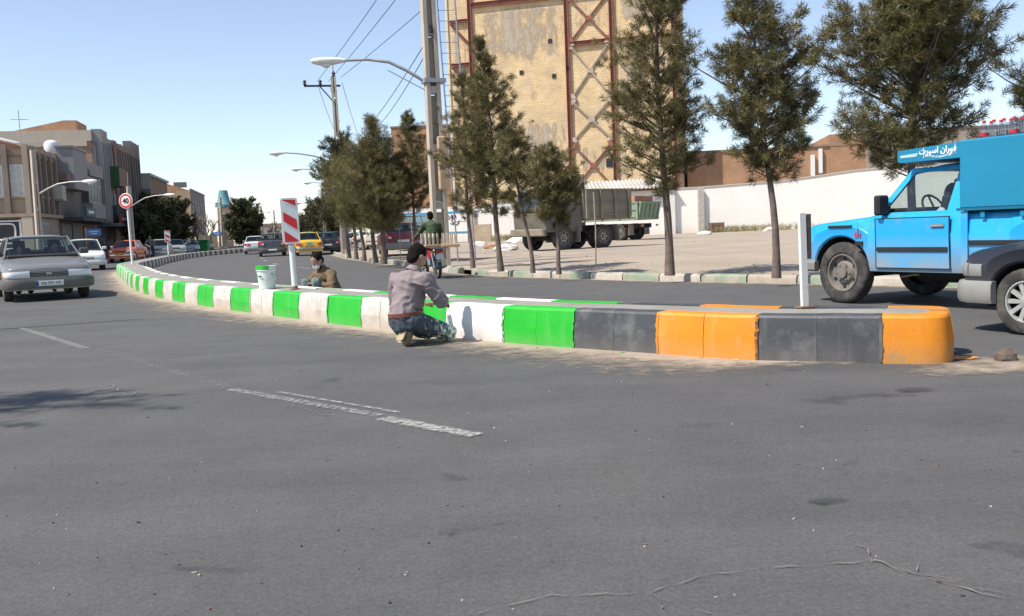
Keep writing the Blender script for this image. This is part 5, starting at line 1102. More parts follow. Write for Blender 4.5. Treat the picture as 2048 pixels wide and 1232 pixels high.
# --- blue pickup with box canopy
BLU = paintm('bright blue pickup paint', (.012, .36, .72), .95, coat=.3, hi=.86, lo=.34); BLB = pbr('flat blue box paint', (.006, .215, .375), .5, var=.08, vs=2, fine=.05, dirt=((.03, .12, .16), .4, 1.5, .62))
thp = math.atan2(.883, -.47); hd = Vector((math.cos(thp), math.sin(thp), 0)); lf = Vector((-hd.y, hd.x, 0))
wc = gd(1692, 606); pc = wc - lf * (.85 - .1) - hd * (2.75 / 2)
pk = car('pickup_truck', 'bright blue pickup with a blue box canopy over its bed', 'pickup', (pc.x, pc.y, 0), thp, PICKUP, BLU, glass=GLASS_CLEAR, bump_mat=pbr('dusty steel bumper', (.24, .215, .19), .75, var=.15), front='round', rimmat=RIMS['steel'])
xf = 2.75 / 2 + .70
def PX(u): return xf - u
bxn = MB().box((PX(3.6), 0, 1.5), (2.36, 1.76, .74), ch=.015).build('canopy', BLB, pk)
MB().prism([(PX(2.415), -.84, 1.69), (PX(1.62), -.84, 1.69), (PX(1.58), -.84, 1.705), (PX(1.58), -.84, 1.83), (PX(2.415), -.84, 1.862)], (0, 1.68, 0)).build('canopy_visor', BLB, bxn)
MB().box((PX(3.6), 0, 1.122), (2.4, 1.80, .03)).build('canopy_rail', pbr('dark teal rail', (.005, .12, .2), .5), bxn)
for k in range(5):
    for s in (-1, 1): MB().box((PX(2.7 + k * .45), s * .868, 1.06), (.05, .02, .06)).build('tie_hook', BLB, bxn)
MB().prism([(PX(2.44), s_ * .853, .62) if False else (PX(2.44), .866, .50), (PX(2.52), .866, .50), (PX(2.52), .866, 1.1), (PX(2.44), .866, 1.1)], (0, .012, 0)).build('bed_post', BLU, pk)
MB().box((PX(2.9), .872, .76), (.75, .016, .05), ch=.006).build('moulding', BLACK, pk); MB().box((PX(1.02), .868, .76), (.11, .016, .05)).build('moulding', BLACK, pk)
MB().box((PX(.72), .866, 1.0 - .03), (.38, .012, .03)).build('wing_vent', INK, pk)
for k, (dx, hh) in enumerate(((-.035, .07), (0, .14), (.035, .07))): MB().prism([(PX(1.0) + dx * -1 - .012, .866, .84), (PX(1.0) - dx + .012, .866, .84), (PX(1.0) - dx * 1.2, .866, .84 + hh)], (0, .006, 0)).build('badge', pbr('badge red', (.6, .02, .06), .5), pk)
Tm = Matrix.Rotation(R_(180), 4, 'Z') @ Matrix.Rotation(R_(90), 4, 'X')
text_mesh('\ufe95\ufeae\ufb59\ufeb3\ufe8d \ufee5\ufe8d\ufead\ufeee\ufed3', .092, 'lettering', pbr('white lettering', (.85, .85, .85), .5, var=.02), bxn, Matrix.Translation((PX(2.12), .843, 1.795)) @ Tm, .002, .002)
MB().prism([(PX(1.62), .8405, 1.745), (PX(1.84), .8405, 1.745), (PX(1.87), .8405, 1.785), (PX(1.62), .8405, 1.772)], (0, .003, 0)).build('pale_strip', pbr('faded white sticker', (.45, .58, .62), .6), bxn)
mb = MB(); rs = random.Random(8)
for k in range(22): x = PX(1.97 + k * .016); mb.box((x, .8425, 1.722 + .0008 * abs(k - 12) ** 1.4 + rs.uniform(-.004, .004)), (.012, .004, rs.uniform(.008, .022)))
mb.tube([(PX(1.94), .843, 1.835), (PX(1.94), .843, 1.72)], .006, 4); mb.tube([(PX(2.345), .843, 1.85), (PX(2.345), .843, 1.74)], .005, 4)
mb.build('small_print', pbr('faded white print', (.6, .68, .7), .6), bxn)
# chassis beneath
mb = MB(); mb.box((-.1, .38, .42), (4.2, .09, .13)); mb.build('chassis_rail', DARKIN, pk); MB().box((-.1, -.38, .42), (4.2, .09, .13)).build('chassis_rail', DARKIN, pk)
MB().tube([(2.75 / 2, -.6, .37), (2.75 / 2, .6, .37)], .06, 8).build('axle', DARKIN, pk); MB().tube([(-2.75 / 2, -.6, .37), (-2.75 / 2, .6, .37)], .07, 8).build('axle', DARKIN, pk); MB().box((.2, 0, .36), (1.1, .5, .2), ch=.05).build('gearbox', DARKIN, pk)
# soft drink bottles on the canopy roof
M_PET = glass_mat('clear bottle plastic', (.85, .85, .86), .12); M_CAP = pbr('red cap', (.6, .02, .04), .45)
for i in range(9):
    for j in range(2):
        loc = Vector((pc.x, pc.y, 0)) + hd * (PX(2.62 + i * .115)) + lf * (.74 - j * .12) + Vector((0, 0, 1.872)); o = MB().lathe([(.0, 0), (.04, 0), (.05, .02), (.05, .13), (.046, .15), (.02, .2), (.017, .215)], Matrix.Identity(4), 12).build('drink_bottle', M_PET, smooth=50)
        o.location = loc; o.scale = (.9, .9, .8); tag(o, 'clear red-capped drink bottle in the pack on the canopy roof', 'bottle', 'drink bottles on the pickup roof')
        MB().lathe([(.0, .236), (.021, .236), (.021, .205), (.017, .205)], Matrix.Identity(4), 10).build('cap', M_CAP, o); MB().lathe([(.051, .03), (.0515, .05), (.0515, .065), (.051, .075)], Matrix.Identity(4), 12).build('label_band', M_CAP if j == 0 and i % 3 == 0 else M_PET, o)
# --- dark car at the right edge
wc = gd(2060, 670); thd = math.atan2(.86, -.5); hd2 = Vector((math.cos(thd), math.sin(thd), 0)); lf2 = Vector((-hd2.y, hd2.x, 0)); pc2 = wc - lf2 * (.79 - .1) - hd2 * 1.33
car('sedan_car', 'dark navy car with silver alloy wheel cut off by the right edge', 'car', (pc2.x, pc2.y, 0), thd, dict(SEDAN, W=1.58, fo=.66, L=4.2, rim='alloy', r=.295, ind=GREYL, lamp=GREYL), DARKCAR, bump_mat=GREYL)

# --- trucks in the lot
def truck(name, label, pos, th, box_c, box_h, L, tail, cabc, ribs, sheet=None, rusty=None):
    r = empty(name, pos, th, label, 'truck'); w = 1.2; zf = 1.18
    for s in (-1, 1): MB().box((-.3, s * .42, .85), (L, .12, .26)).build('chassis_rail', DARKIN, r)
    xb0, xb1 = -L / 2 - .4, L / 2 - 2.0
    bd = MB().box(((xb0 + xb1) / 2, 0, zf + .08), (xb1 - xb0, 2 * w, .16)).build('bed_floor', box_c, r)
    for s in (-1, 1):
        sd_ = MB().box(((xb0 + xb1) / 2, s * (w - .04), zf + .16 + box_h / 2), (xb1 - xb0, .08, box_h)).build('side_board', rusty or box_c, r)
        for k in range(ribs + 1): MB().box((xb0 + .08 + (xb1 - xb0 - .16) * k / ribs, s * (w + .04), zf + .1 + box_h / 2), (.12, .1, box_h + .1)).build('rib', box_c, sd_)
        for z in (zf + .2, zf + .16 + box_h - .05, zf + .16 + box_h * .5): MB().box(((xb0 + xb1) / 2, s * (w + .025), z), (xb1 - xb0 - .2, .05, .07)).build('rail', box_c, sd_)
    tg = MB().box((xb0 - .05, 0, zf + .12 + box_h / 2), (.09, 2 * w, box_h), M=Matrix.Rotation(-tail, 3, 'Y')).build('tailgate', box_c, r)
    for k in range(5): MB().box((xb0 - .12, -w + .2 + k * (2 * w - .4) / 4, zf + .12 + box_h / 2), (.07, .1, box_h), M=Matrix.Rotation(-tail, 3, 'Y')).build('rib', box_c, tg)
    MB().box((xb0 - .12, 0, zf + .1 + box_h), (.16, 2 * w + .05, .12)).build('rail', box_c, tg)
    MB().box((xb1 + .04, 0, zf + .4 + box_h / 2), (.08, 2 * w, box_h + .7)).build('headboard', box_c, r)
    if sheet: MB().prism([(xb0 + .3, -w * .9, zf + box_h + .1), (xb1 - .1, -w * .9, zf + box_h + .1), (xb1 - .1, -w * .9, zf + box_h + .62), (xb0 + .3, -w * .9, zf + box_h + .5)], (0, 1.8 * w, 0)).build('load_sheet', sheet, r)
    cb = MB().prism([(L / 2 - 1.9, -1.1, .75), (L / 2 - .1, -1.1, .75), (L / 2 - .05, -1.1, 1.5), (L / 2 - .4, -1.1, 2.5), (L / 2 - 1.9, -1.1, 2.55)], (0, 2.2, 0)).build('cab', cabc, r)
    for s in (-1, 1): MB().prism([(L / 2 - 1.5, s * 1.105, 1.6), (L / 2 - .25, s * 1.105, 1.6), (L / 2 - .5, s * 1.105, 2.35), (L / 2 - 1.5, s * 1.105, 2.35)], (0, s * .01, 0)).build('cab_window', M_WIN, cb)
    MB().prism([(L / 2 - .02, -.95, 1.6), (L / 2 - .02, .95, 1.6), (L / 2 - .33, .9, 2.4), (L / 2 - .33, -.9, 2.4)], (.012, 0, .005)).build('windscreen', M_WIN, cb)
    MB().box((L / 2 + .02, 0, .75), (.2, 2.3, .3), ch=.04).build('front_bumper', box_c, r)
    for x, dual in ((L / 2 - .95, 0), (-L / 2 + 1.0, 1)):
        for s in (-1, 1):
            wheel(r, (x, s * 1.02, .5), .5, .27, s, 'steel', RIMS['steel'])
            if dual: wheel(r, (x, s * .70, .5), .5, .27, s, 'steel', RIMS['steel'])
        MB().tube([(x, -.9, .5), (x, .9, .5)], .1, 8).build('axle', DARKIN, r)
        for s in (-1, 1):
            MB().box((x - .72, s * .95, .62), (.03, .62, .62)).build('mud_flap', pbr('dusty mud flap', (.25, .22, .18), .9), r)
    MB().lathe([(.18, -.12), (.42, -.14), (.48, -.08), (.48, .08), (.42, .14), (.18, .12)], Matrix.Translation((.2, 0, .62)), 20).build('spare_wheel', TYRE, r, 40)
    MB().box((.9, .85, .62), (.9, .4, .42), ch=.04).build('fuel_tank', DARKIN, r)
    for s in (-1, 1): MB().box((xb0 - .05, s * .9, .85), (.05, .25, .12)).build('tail_light', REDL, r)
    return r
M_TRG = pbr('faded brown-grey truck paint', (.235, .205, .155), .8, var=.25, vs=1.2, dirt=((.42, .16, .08), .8, 1.6, .58)); M_TRGR = pbr('faded green truck paint', (.22, .29, .20), .75, var=.2, vs=1.2, dirt=((.32, .27, .2), .7, 1.4, .5)); M_TRRU = pbr('rusty orange board', (.42, .19, .11), .85, var=.25, vs=1.2, dirt=((.25, .2, .16), .6, 1.5, .55))
def by_wheel(px, py, th, along, side):
    g = gd(px, py, .2); f = Vector((math.cos(th), math.sin(th), 0)); l = Vector((-f.y, f.x, 0)); q = g - f * along - l * side; return (q.x, q.y, .18)
th = R_(214); truck('flatbed_truck', 'dusty brown-grey flatbed truck with tall sides standing left in the lot', by_wheel(1126, 500, th, 4.0 / 2 - .95, 1.02), th, M_TRG, 1.1, 4.0, .0, pbr('dusty olive cab paint', (.135, .125, .10), .7, var=.2), 3)
th = R_(143); truck('dump_truck', 'faded green dump truck with rusty load seen from its tailgate', by_wheel(1240, 481, th, -(6.6 / 2 - 1.0), 1.02), th, M_TRGR, .9, 6.6, .22, M_TRGR, 4, sheet=M_TRRU)
# ================================================================== people, motorcycles, painting gear, small things
def caps(mb, p, q, r0, r1, n=14):
    p, q = Vector(p), Vector(q); t = q - p
    if t.length < 1e-5: t = Vector((0, 0, 1e-4))
    u = t.normalized(); pts = []; rad = []
    for a in (80, 55, 30, 8): pts.append(p - u * r0 * math.sin(R_(a))); rad.append(r0 * math.cos(R_(a)))
    for f in (.25, .5, .75): pts.append(p.lerp(q, f)); rad.append(r0 + (r1 - r0) * f)
    for a in (8, 30, 55, 80): pts.append(q + u * r1 * math.sin(R_(a))); rad.append(r1 * math.cos(R_(a)))
    mb.tube(pts, rad, n)
def ell(mb, c, r, M=None, n=14):
    rows = []; M = M or Matrix.Identity(3); c = Vector(c)
    for i in range(1, 10):
        a = math.pi * i / 10; rows.append([c + M @ Vector((r[0] * math.sin(a) * math.cos(2 * math.pi * k / n), r[1] * math.sin(a) * math.sin(2 * math.pi * k / n), r[2] * math.cos(a))) for k in range(n)])
    o = len(mb.v); mb.grid(rows, close=True); mb.f += [tuple(o + k for k in range(n)), tuple(o + 8 * n + k for k in range(n - 1, -1, -1))]; mb.m += [0, 0]
def flesh(mb, name, mats, parent, vox=.011, smooth=6, folds=0, fsc=9, seed=0, stretch=(1, 1, 1), split=None):
    me = bpy.data.meshes.new(name + '_src'); me.from_pydata([tuple(v) for v in mb.v], [], mb.f); bm = bmesh.new(); bm.from_mesh(me); bmesh.ops.recalc_face_normals(bm, faces=bm.faces); bm.to_mesh(me); bm.free()
    o = bpy.data.objects.new(name + '_src', me); COL.objects.link(o)
    m = o.modifiers.new('r', 'REMESH'); m.mode = 'VOXEL'; m.voxel_size = vox; m2 = o.modifiers.new('s', 'SMOOTH'); m2.iterations = smooth; m2.factor = .5
    dg = bpy.context.evaluated_depsgraph_get(); dg.update(); out = bpy.data.meshes.new_from_object(o.evaluated_get(dg)); out.name = name
    bpy.data.objects.remove(o); bpy.data.meshes.remove(me)
    if folds:
        nv = len(out.vertices); co = np.empty(nv * 3); out.vertices.foreach_get('co', co); co = co.reshape(-1, 3); no = np.empty(nv * 3); out.vertices.foreach_get('normal', no); no = no.reshape(-1, 3)
        for i in range(nv):
            c = co[i]; v = noise.noise((c[0] * fsc * stretch[0] + seed, c[1] * fsc * stretch[1], c[2] * fsc * stretch[2])); w = noise.noise((c[0] * fsc * 2.3, c[1] * fsc * 2.3 + seed, c[2] * fsc * 1.2))
            co[i] += no[i] * folds * ((1 - abs(v)) ** 3 * 1.6 - .8 + .35 * w)
        out.vertices.foreach_set('co', co.ravel())
    out.materials.clear()
    for mt in (mats if isinstance(mats, (list, tuple)) else [mats]): out.materials.append(mt)
    out.polygons.foreach_set('use_smooth', [True] * len(out.polygons)); out.update(); return link(name, out, parent)
def hand(mb, w, d, nrm, curl=.6, s=1.0, thumb=1):
    """w wrist, d pointing direction, nrm palm normal; four unequal bent fingers and a thumb from the side"""
    w, d, nrm = Vector(w), Vector(d).normalized(), Vector(nrm); nrm = (nrm - d * nrm.dot(d)).normalized(); sd = d.cross(nrm)
    for k in range(4):
        x = (-.027 + .018 * k) * s; b0 = w + sd * x * .6; b1 = w + d * .082 * s + sd * x; caps(mb, b0, b1, .016 * s, .0105 * s, 8)
        L = (.062, .075, .07, .052)[k] * s; e = d * math.cos(curl) + nrm * math.sin(curl); m = b1 + e * L * .5; e2 = d * math.cos(curl * 2) + nrm * math.sin(curl * 2); caps(mb, b1, m, .0095 * s, .0088 * s, 8); caps(mb, m, m + e2 * L * .5, .0088 * s, .0078 * s, 8)
    t0 = w + d * .025 * s - sd * .022 * s * thumb; t1 = t0 + (d * .6 - sd * .7 * thumb + nrm * .45).normalized() * .045 * s; caps(mb, t0, t1, .0135 * s, .011 * s, 8); caps(mb, t1, t1 + (d * .8 + nrm * .4).normalized() * .032 * s, .011 * s, .009 * s, 8)
SKIN = pbr('tanned skin', (.36, .20, .13), .55, var=.1, vs=12); HAIR = pbr('black hair', (.012, .009, .008), .9, spec=.12, var=.3, vs=30, bump=.6, bs=60)
def person(label, pos, rz, J, top, bot, shoe, cat='person', vox=.011, group=None, folds=.006, mask=None, beard=False, hs=1.0, collar=True):
    r = empty('person', pos, rz, label, cat, group); V = {k: Vector(v) for k, v in J.items() if k not in ('look', 'gripl', 'gripr')}
    look = Vector(J.get('look', (1, 0, -.2))).normalized(); side = Vector((0, 0, 1)).cross(look).normalized(); up = look.cross(side); HM = Matrix((look, side, up)).transposed()
    h = V['head']; b = MB()
    caps(b, V['pelvis'], V['belly'], .125, .12); caps(b, V['belly'], V['chest'], .12, .135); caps(b, V['chest'], V['neck'], .10, .055); caps(b, V['neck'], h - up * .05, .052, .056)
    ell(b, h + up * .02, (.098 * hs, .076 * hs, .108 * hs), HM); ell(b, h + look * .025 - up * .055, (.068, .058, .062), HM)
    ell(b, h + look * .098 - up * .012, (.022, .015, .026), HM, 8); ell(b, h + look * .088 - up * .062, (.012, .026, .01), HM, 8); ell(b, h + look * .08 + up * .025, (.02, .05, .012), HM, 8)
    for s in (-1, 1): ell(b, h + side * s * .08 * hs - look * .008, (.024, .012, .034), HM, 8)
    for s in 'lr':
        caps(b, V['sh' + s], V['el' + s], .048, .04); caps(b, V['el' + s], V['wr' + s], .040, .026)
        caps(b, V['hip' + s], V['kn' + s], .08, .055); caps(b, V['kn' + s], V['an' + s], .053, .036); caps(b, V['an' + s], V['toe' + s], .036, .03)
        caps(b, V['chest'], V['sh' + s], .09, .055); caps(b, V['pelvis'], V['hip' + s], .11, .085)
        hd_ = J.get('grip' + s, None) or (V['wr' + s] - V['el' + s]); hand(b, V['wr' + s], hd_, Vector((0, 0, -1)) if abs(Vector(hd_).normalized().z) < .8 else Vector((1, 0, 0)), .55, 1.0, 1 if s == 'l' else -1)
    flesh(b, 'body', SKIN, r, min(vox, .009), 3)
    c = MB(); k = .022
    caps(c, V['pelvis'] + Vector((0, 0, .05)), V['belly'], .135 + k, .135 + k); caps(c, V['belly'], V['chest'], .135 + k, .15 + k); caps(c, V['chest'], V['neck'], .115 + k, .055 + k * .4)
    for s in 'lr':
        caps(c, V['chest'], V['sh' + s], .10 + k, .058 + k); caps(c, V['sh' + s], V['el' + s], .056 + k, .045 + k); caps(c, V['el' + s], V['el' + s].lerp(V['wr' + s], .93), .045 + k, .034 + k * .7)
    sh = flesh(c, 'shirt', top, r, vox, 5, folds, 8, 3.1, (1, 1, 1.6))
    if collar:
        nn = V['neck']; MB().lathe([(.062, -.015), (.078, -.03), (.082, .0), (.064, .035), (.058, .03)], Matrix.Translation(nn) @ HM.to_4x4() @ Matrix.Rotation(.2, 4, 'Y'), 14).build('collar', top, sh, 50)
    c = MB()
    caps(c, V['pelvis'] - Vector((0, 0, .02)), V['pelvis'].lerp(V['belly'], .6), .135 + k, .13 + k)
    for s in 'lr': caps(c, V['pelvis'], V['hip' + s], .115 + k, .095 + k); caps(c, V['hip' + s], V['kn' + s], .092 + k * .8, .062 + k * .7); caps(c, V['kn' + s], V['an' + s], .062 + k * .7, .05 + k)
    flesh(c, 'trousers', bot, r, vox, 5, folds * .9, 9, 7.7, (1, 1, 1.2))
    for s in 'lr':
        c = MB(); a, t = V['an' + s], V['toe' + s]; d = (t - a).normalized(); dn = Vector(J.get('sole' + s, (0, 0, -1))); dn = (dn - d * dn.dot(d)).normalized() if (dn - d * dn.dot(d)).length > .1 else Vector((-1, 0, 0))
        hl = a + dn * .055 - d * .05; sd = d.cross(dn)
        for o in (-.018, .018): caps(c, hl + sd * o, a.lerp(t, .55) + dn * .045 + sd * o * 1.4, .04, .038); caps(c, a.lerp(t, .55) + dn * .045 + sd * o * 1.3, t + dn * .03 + sd * o, .038, .028)
        caps(c, a, hl, .045, .04); f = flesh(c, 'shoe', shoe, r, .01, 3)
        q = MB(); pl = []
        for x, w in ((-.07, .02), (-.05, .036), (.03, .034), (.10, .044), (.155, .037), (.185, .018)): pl.append((x, w))
        out_ = [a + d * x + dn * .092 + sd * w for x, w in pl] + [a + d * x + dn * .092 - sd * w for x, w in reversed(pl)]
        q.prism(out_, dn * .018); q.build('sole', pbr('tan shoe sole', (.42, .34, .22), .85, var=.15, vs=14), f)
    c = MB(); ell(c, h + up * .043 - look * .02, (.100 * hs, .084 * hs, .098 * hs), HM); ell(c, h - look * .052 - up * .005, (.056, .079, .085), HM)
    flesh(c, 'hair', HAIR, r, .009, 2, .004, 30)
    if beard: c = MB(); ell(c, h + look * .03 - up * .085, (.06, .062, .045), HM); flesh(c, 'beard', HAIR, r, .009, 2)
    if mask:
        c = MB(); ell(c, h + look * .07 - up * .05, (.045, .062, .05), HM); mk = flesh(c, 'face_mask', mask, r, .008, 2)
        for s in (-1, 1): MB().tube([h + look * .05 + side * s * .06 - up * .03, h + side * s * .083 + up * .01, h - look * .015 + side * s * .084 + up * .02], .004, 5).build('ear_loop', mask, mk)
    return r
# --- painter kneeling at the kerb, seen from behind
def splash_mat(name, c, specks):
    m, t, o = nt(name); co = coords(t, False); p = nd(t, 'ShaderNodeBsdfPrincipled', i_Roughness=.85)
    col = ramp(t, nz(t, co, 14), (.3, shade(c, .7)), (.7, shade(c, 1.25)))
    for sc, cc, th, ws in specks:
        mp = nd(t, 'ShaderNodeMapping'); mp.inputs['Scale'].default_value = (1, 1.3, .6); mp.inputs['Location'].default_value = (ws, 0, ws); t.links.new(co, mp.inputs[0])
        tc = nd(t, 'ShaderNodeTexCoord'); sp = nd(t, 'ShaderNodeSeparateXYZ'); t.links.new(tc.outputs['Object'], sp.inputs[0])
        mr = nd(t, 'ShaderNodeMapRange', i_1=.0, i_2=.45, i_3=-.06, i_4=.1); t.links.new(sp.outputs[0], mr.inputs[0])
        ad = nd(t, 'ShaderNodeMath', operation='ADD'); t.links.new(nz(t, mp.outputs[0], sc, 5, .75, 1.2), ad.inputs[0]); t.links.new(mr.outputs[0], ad.inputs[1])
        col = mixc(t, ramp(t, ad.outputs[0], (th, 0), (th + .03, 1)), col, cc)
    t.links.new(col, p.inputs['Base Color']); t.links.new(p.outputs[0], o.inputs[0]); return m
JEANS = splash_mat('paint splashed jeans', (.055, .072, .09), ((16, (.10, .42, .12), .62, 3.0), (22, (.78, .8, .78), .585, 9.0)))
SHIRT = pbr('mauve grey shirt cotton', (.255, .21, .215), .9, var=.1, vs=6, fine=.08, bump=.3, bs=120)
KP = Vector((-1.06, 9.27, 0)); KR = R_(50)
kn = person('kneeling painter in grey shirt and paint-splashed jeans seen from behind', KP, KR,
    dict(pelvis=(.02, 0, .27), belly=(.05, .01, .40), chest=(.12, .01, .585), neck=(.17, 0, .735), head=(.215, -.005, .86), look=(.9, -.15, -.5),
         shr=(.12, -.205, .645), elr=(.24, -.285, .43), wrr=(.40, -.12, .40), shl=(.12, .215, .645), ell=(.17, .29, .41), wrl=(.40, .16, .38),
         hipr=(.03, -.09, .25), knr=(.47, -.15, .085), anr=(.06, -.05, .20), toer=(-.01, -.045, .035), hipl=(.03, .09, .25), knl=(.46, .15, .085), anl=(.15, .07, .17), toel=(.08, .07, .035),
         soler=(-1, 0, .4), solel=(-1, 0, .4), gripr=(1, .2, -.1), gripl=(1, -.2, .05)),
    SHIRT, JEANS, pbr('scuffed olive shoe', (.20, .17, .08), .85, var=.3, vs=20, dirt=((.5, .6, .1), .6, 18, .6)), folds=.011)
mb = MB(); rows = []
for a in [2 * math.pi * k / 28 for k in range(28)]: rows.append([Vector((.028 + math.cos(a) * (.165 + e), .002 + math.sin(a) * (.178 + e), z + .012 * math.cos(a) - .012 * math.sin(a))) for e, z in ((0, .300), (.006, .302), (.006, .338), (0, .340))])
rows.append(rows[0]); mb.grid(rows).build('belt', pbr('brown leather belt', (.16, .045, .03), .5, var=.2, vs=15), kn, 40)
# brush in the left hand
def brush(label, p, d, bris):
    p, d = Vector(p), Vector(d).normalized(); o = tag(MB().tube([p - d * .1, p + d * .02, p + d * .06], [.011, .013, .02], 8).build('paint_brush', pbr('wooden brush handle', (.45, .28, .13), .6)), label, 'brush')
    s = d.cross(Vector((0, 0, 1))).normalized(); MB().prism([p + d * .06 + s * .035, p + d * .06 - s * .035, p + d * .15 - s * .03, p + d * .15 + s * .03], d.cross(s) * .022).build('bristles', bris, o); return o
def KW(v): return KP + Matrix.Rotation(KR, 3, 'Z') @ Vector(v)
brush('flat brush with green paint held by the kneeling painter', KW((.50, .12, .375)), KW((1, .1, 0)) - KW((0, 0, 0)), P_GREEN)
# --- painter squatting across the median with a face mask
SP_ = Vector((-2.86, 14.74, 0)); SR = math.atan2(-.66, -.75)
person('squatting painter in brown jacket and face mask beyond the median', SP_, SR,
    dict(pelvis=(-.1, 0, .17), belly=(-.06, 0, .30), chest=(.02, 0, .47), neck=(.08, 0, .615), head=(.155, .02, .735), look=(.85, .25, -.62),
         shr=(.02, -.19, .53), elr=(.16, -.30, .36), wrr=(.36, -.34, .26), shl=(.02, .19, .53), ell=(.10, .33, .33), wrl=(.26, .10, .40),
         hipr=(-.08, -.10, .18), knr=(.27, -.17, .40), anr=(.06, -.15, .09), toer=(.22, -.18, .05), hipl=(-.08, .10, .18), knl=(.27, .15, .42), anl=(.06, .14, .09), toel=(.22, .17, .05), gripl=(.5, -.8, .1)),
    pbr('olive brown jacket', (.145, .10, .052), .9, var=.15, vs=8, bump=.3, bs=80), splash_mat('faded grey-green trousers', (.13, .17, .155), ((18, (.5, .6, .5), .64, 2.0),)), BLACK, mask=pbr('white mask cloth', (.75, .76, .78), .8), beard=True, folds=.010)
# --- people inside vehicles
def seated(label, car_, local, th, top, arm=None):
    p = Vector(car_.location) + Matrix.Rotation(th, 3, 'Z') @ Vector(local); f = .0
    person(label, p, th, dict(pelvis=(-.05, 0, .12), belly=(-.06, 0, .26), chest=(-.08, 0, .46), neck=(-.06, 0, .60), head=(-.03, 0, .72), look=(1, 0, -.05), shr=(-.06, -.18, .52), elr=(.14, -.24, .32), wrr=arm or (.34, -.12, .40), shl=(-.06, .18, .52), ell=(.14, .24, .32), wrl=(.34, .12, .40),
        hipr=(0, -.1, .12), knr=(.36, -.12, .16), anr=(.42, -.12, -.12), toer=(.55, -.12, -.14), hipl=(0, .1, .12), knl=(.36, .12, .16), anl=(.42, .12, -.12), toel=(.55, .12, -.14)), top, DARKIN, BLACK, vox=.016, folds=0, collar=False)
seated('driver in a dark top at the wheel of the silver sedan', silver, (.10, .36, .38), TH1, pbr('dark teal pullover', (.05, .09, .09), .9)); seated('passenger in a dark top in the front of the silver sedan', silver, (.10, -.36, .34), TH1, pbr('dark plum pullover', (.08, .05, .07), .9), (.44, .10, .46))
seated('driver in a white shirt inside the blue pickup', pk, (.16, .36, .58), thp, pbr('white shirt', (.72, .74, .76), .85))

# --- motorcycles
def motorcycle(label, pos, rz, tank, load, group):
    r = empty('motorcycle', pos, rz, label, 'motorcycle', group); R = .29
    for x in (.62, -.62):
        t = MB().lathe([(R * .80, -.03), (R * .86, -.045), (R * .95, -.042), (R, -.02), (R, .02), (R * .95, .042), (R * .86, .045), (R * .80, .03)], Matrix.Translation((x, 0, R)) @ Matrix.Rotation(R_(90), 4, 'X'), 24).build('wheel', TYRE, r, 40)
        rm = MB(); rm.lathe([(R * .80, -.025), (R * .76, -.02), (R * .76, .02), (R * .80, .025)], Matrix.Translation((x, 0, R)) @ Matrix.Rotation(R_(90), 4, 'X'), 24); rm.lathe([(0, -.06), (.06, -.06), (.06, .06), (0, .06)], Matrix.Translation((x, 0, R)) @ Matrix.Rotation(R_(90), 4, 'X'), 10)
        for k in range(12): a = math.pi * k / 6; rm.tube([(x, .02, R), (x + math.cos(a) * R * .78, 0, R + math.sin(a) * R * .78)], .004, 3)
        rm.build('rim', CHROME, t)
        f = MB(); rows = []
        for k in range(9): a = R_(20 + k * 16); rows.append([(x + math.cos(a) * (R + .03), y, R + math.sin(a) * (R + .03)) for y in (-.055, -.03, .03, .055)])
        f.grid(rows); fo = f.build('mudguard', pbr('chrome mudguard', (.5, .5, .5), .3, .9), r, 60); fo.modifiers.new('s', 'SOLIDIFY').thickness = .006
    fr = MB(); fr.tube([(.36, 0, .86), (.15, 0, .42), (-.2, 0, .38), (-.3, 0, .72), (-.75, 0, .78)], .022, 8); fr.tube([(.38, 0, .86), (-.25, 0, .72)], .02, 8); fr.build('frame', BLACK, r, 60)
    for s in (-1, 1):
        MB().tube([(.62, s * .075, R), (.36, s * .075, .92)], .02, 8).build('fork', CHROME, r, 60); MB().tube([(-.62, s * .09, R), (-.45, s * .1, .70)], .026, 8).build('shock_absorber', CHROME, r, 60); MB().tube([(-.62, s * .08, R), (-.18, s * .08, .36)], .02, 6).build('swing_arm', BLACK, r)
        MB().tube([(.34, s * .05, .98), (.3, s * .22, 1.05), (.2, s * .36, 1.02)], .013, 6).build('handlebar', CHROME, r, 60); MB().lathe([(0, -.008), (.05, -.006), (.05, .006), (0, .008)], Matrix.Translation((.3, s * .32, 1.16)) @ Matrix.Rotation(R_(90), 4, 'Y'), 12).build('mirror', BLACK, r)
        MB().box((-.8, s * .16, .68), (.05, .06, .06), ch=.02).build('indicator', AMBER, r)
    tk = MB(); ell(tk, (.16, 0, .84), (.26, .14, .13)); tk.build('fuel_tank', tank, r, 60)
    MB().box((-.02, 0, .46), (.34, .26, .3), ch=.05).build('engine', STEEL, r); MB().tube([(.15, -.1, .42), (.0, -.14, .26), (-.6, -.17, .30), (-.85, -.17, .34)], [.02, .024, .04, .042], 10).build('exhaust', CHROME, r, 60)
    MB().box((-.38, 0, .86), (.75, .24, .1), ch=.04).build('seat', BLACK, r); MB().box((-.3, .12, .66), (.3, .04, .2), ch=.02).build('side_panel', tank, r); MB().box((-.3, -.12, .66), (.3, .04, .2), ch=.02).build('side_panel', tank, r)
    MB().lathe([(0, .06), (.08, .05), (.09, .0), (.06, -.08), (0, -.1)], Matrix.Translation((.5, 0, .92)) @ Matrix.Rotation(R_(90), 4, 'Y'), 14).build('headlight', CHROME, r, 50)
    MB().box((-.86, 0, .76), (.07, .2, .1), ch=.02).build('tail_light', REDL, r); MB().box((-.885, 0, .60), (.015, .2, .15)).build('number_plate', PLATE, r)
    if load:
        rk_ = MB().box((-.86, 0, .83), (.44, .34, .03)).build('rack', STEEL, r)
    return r
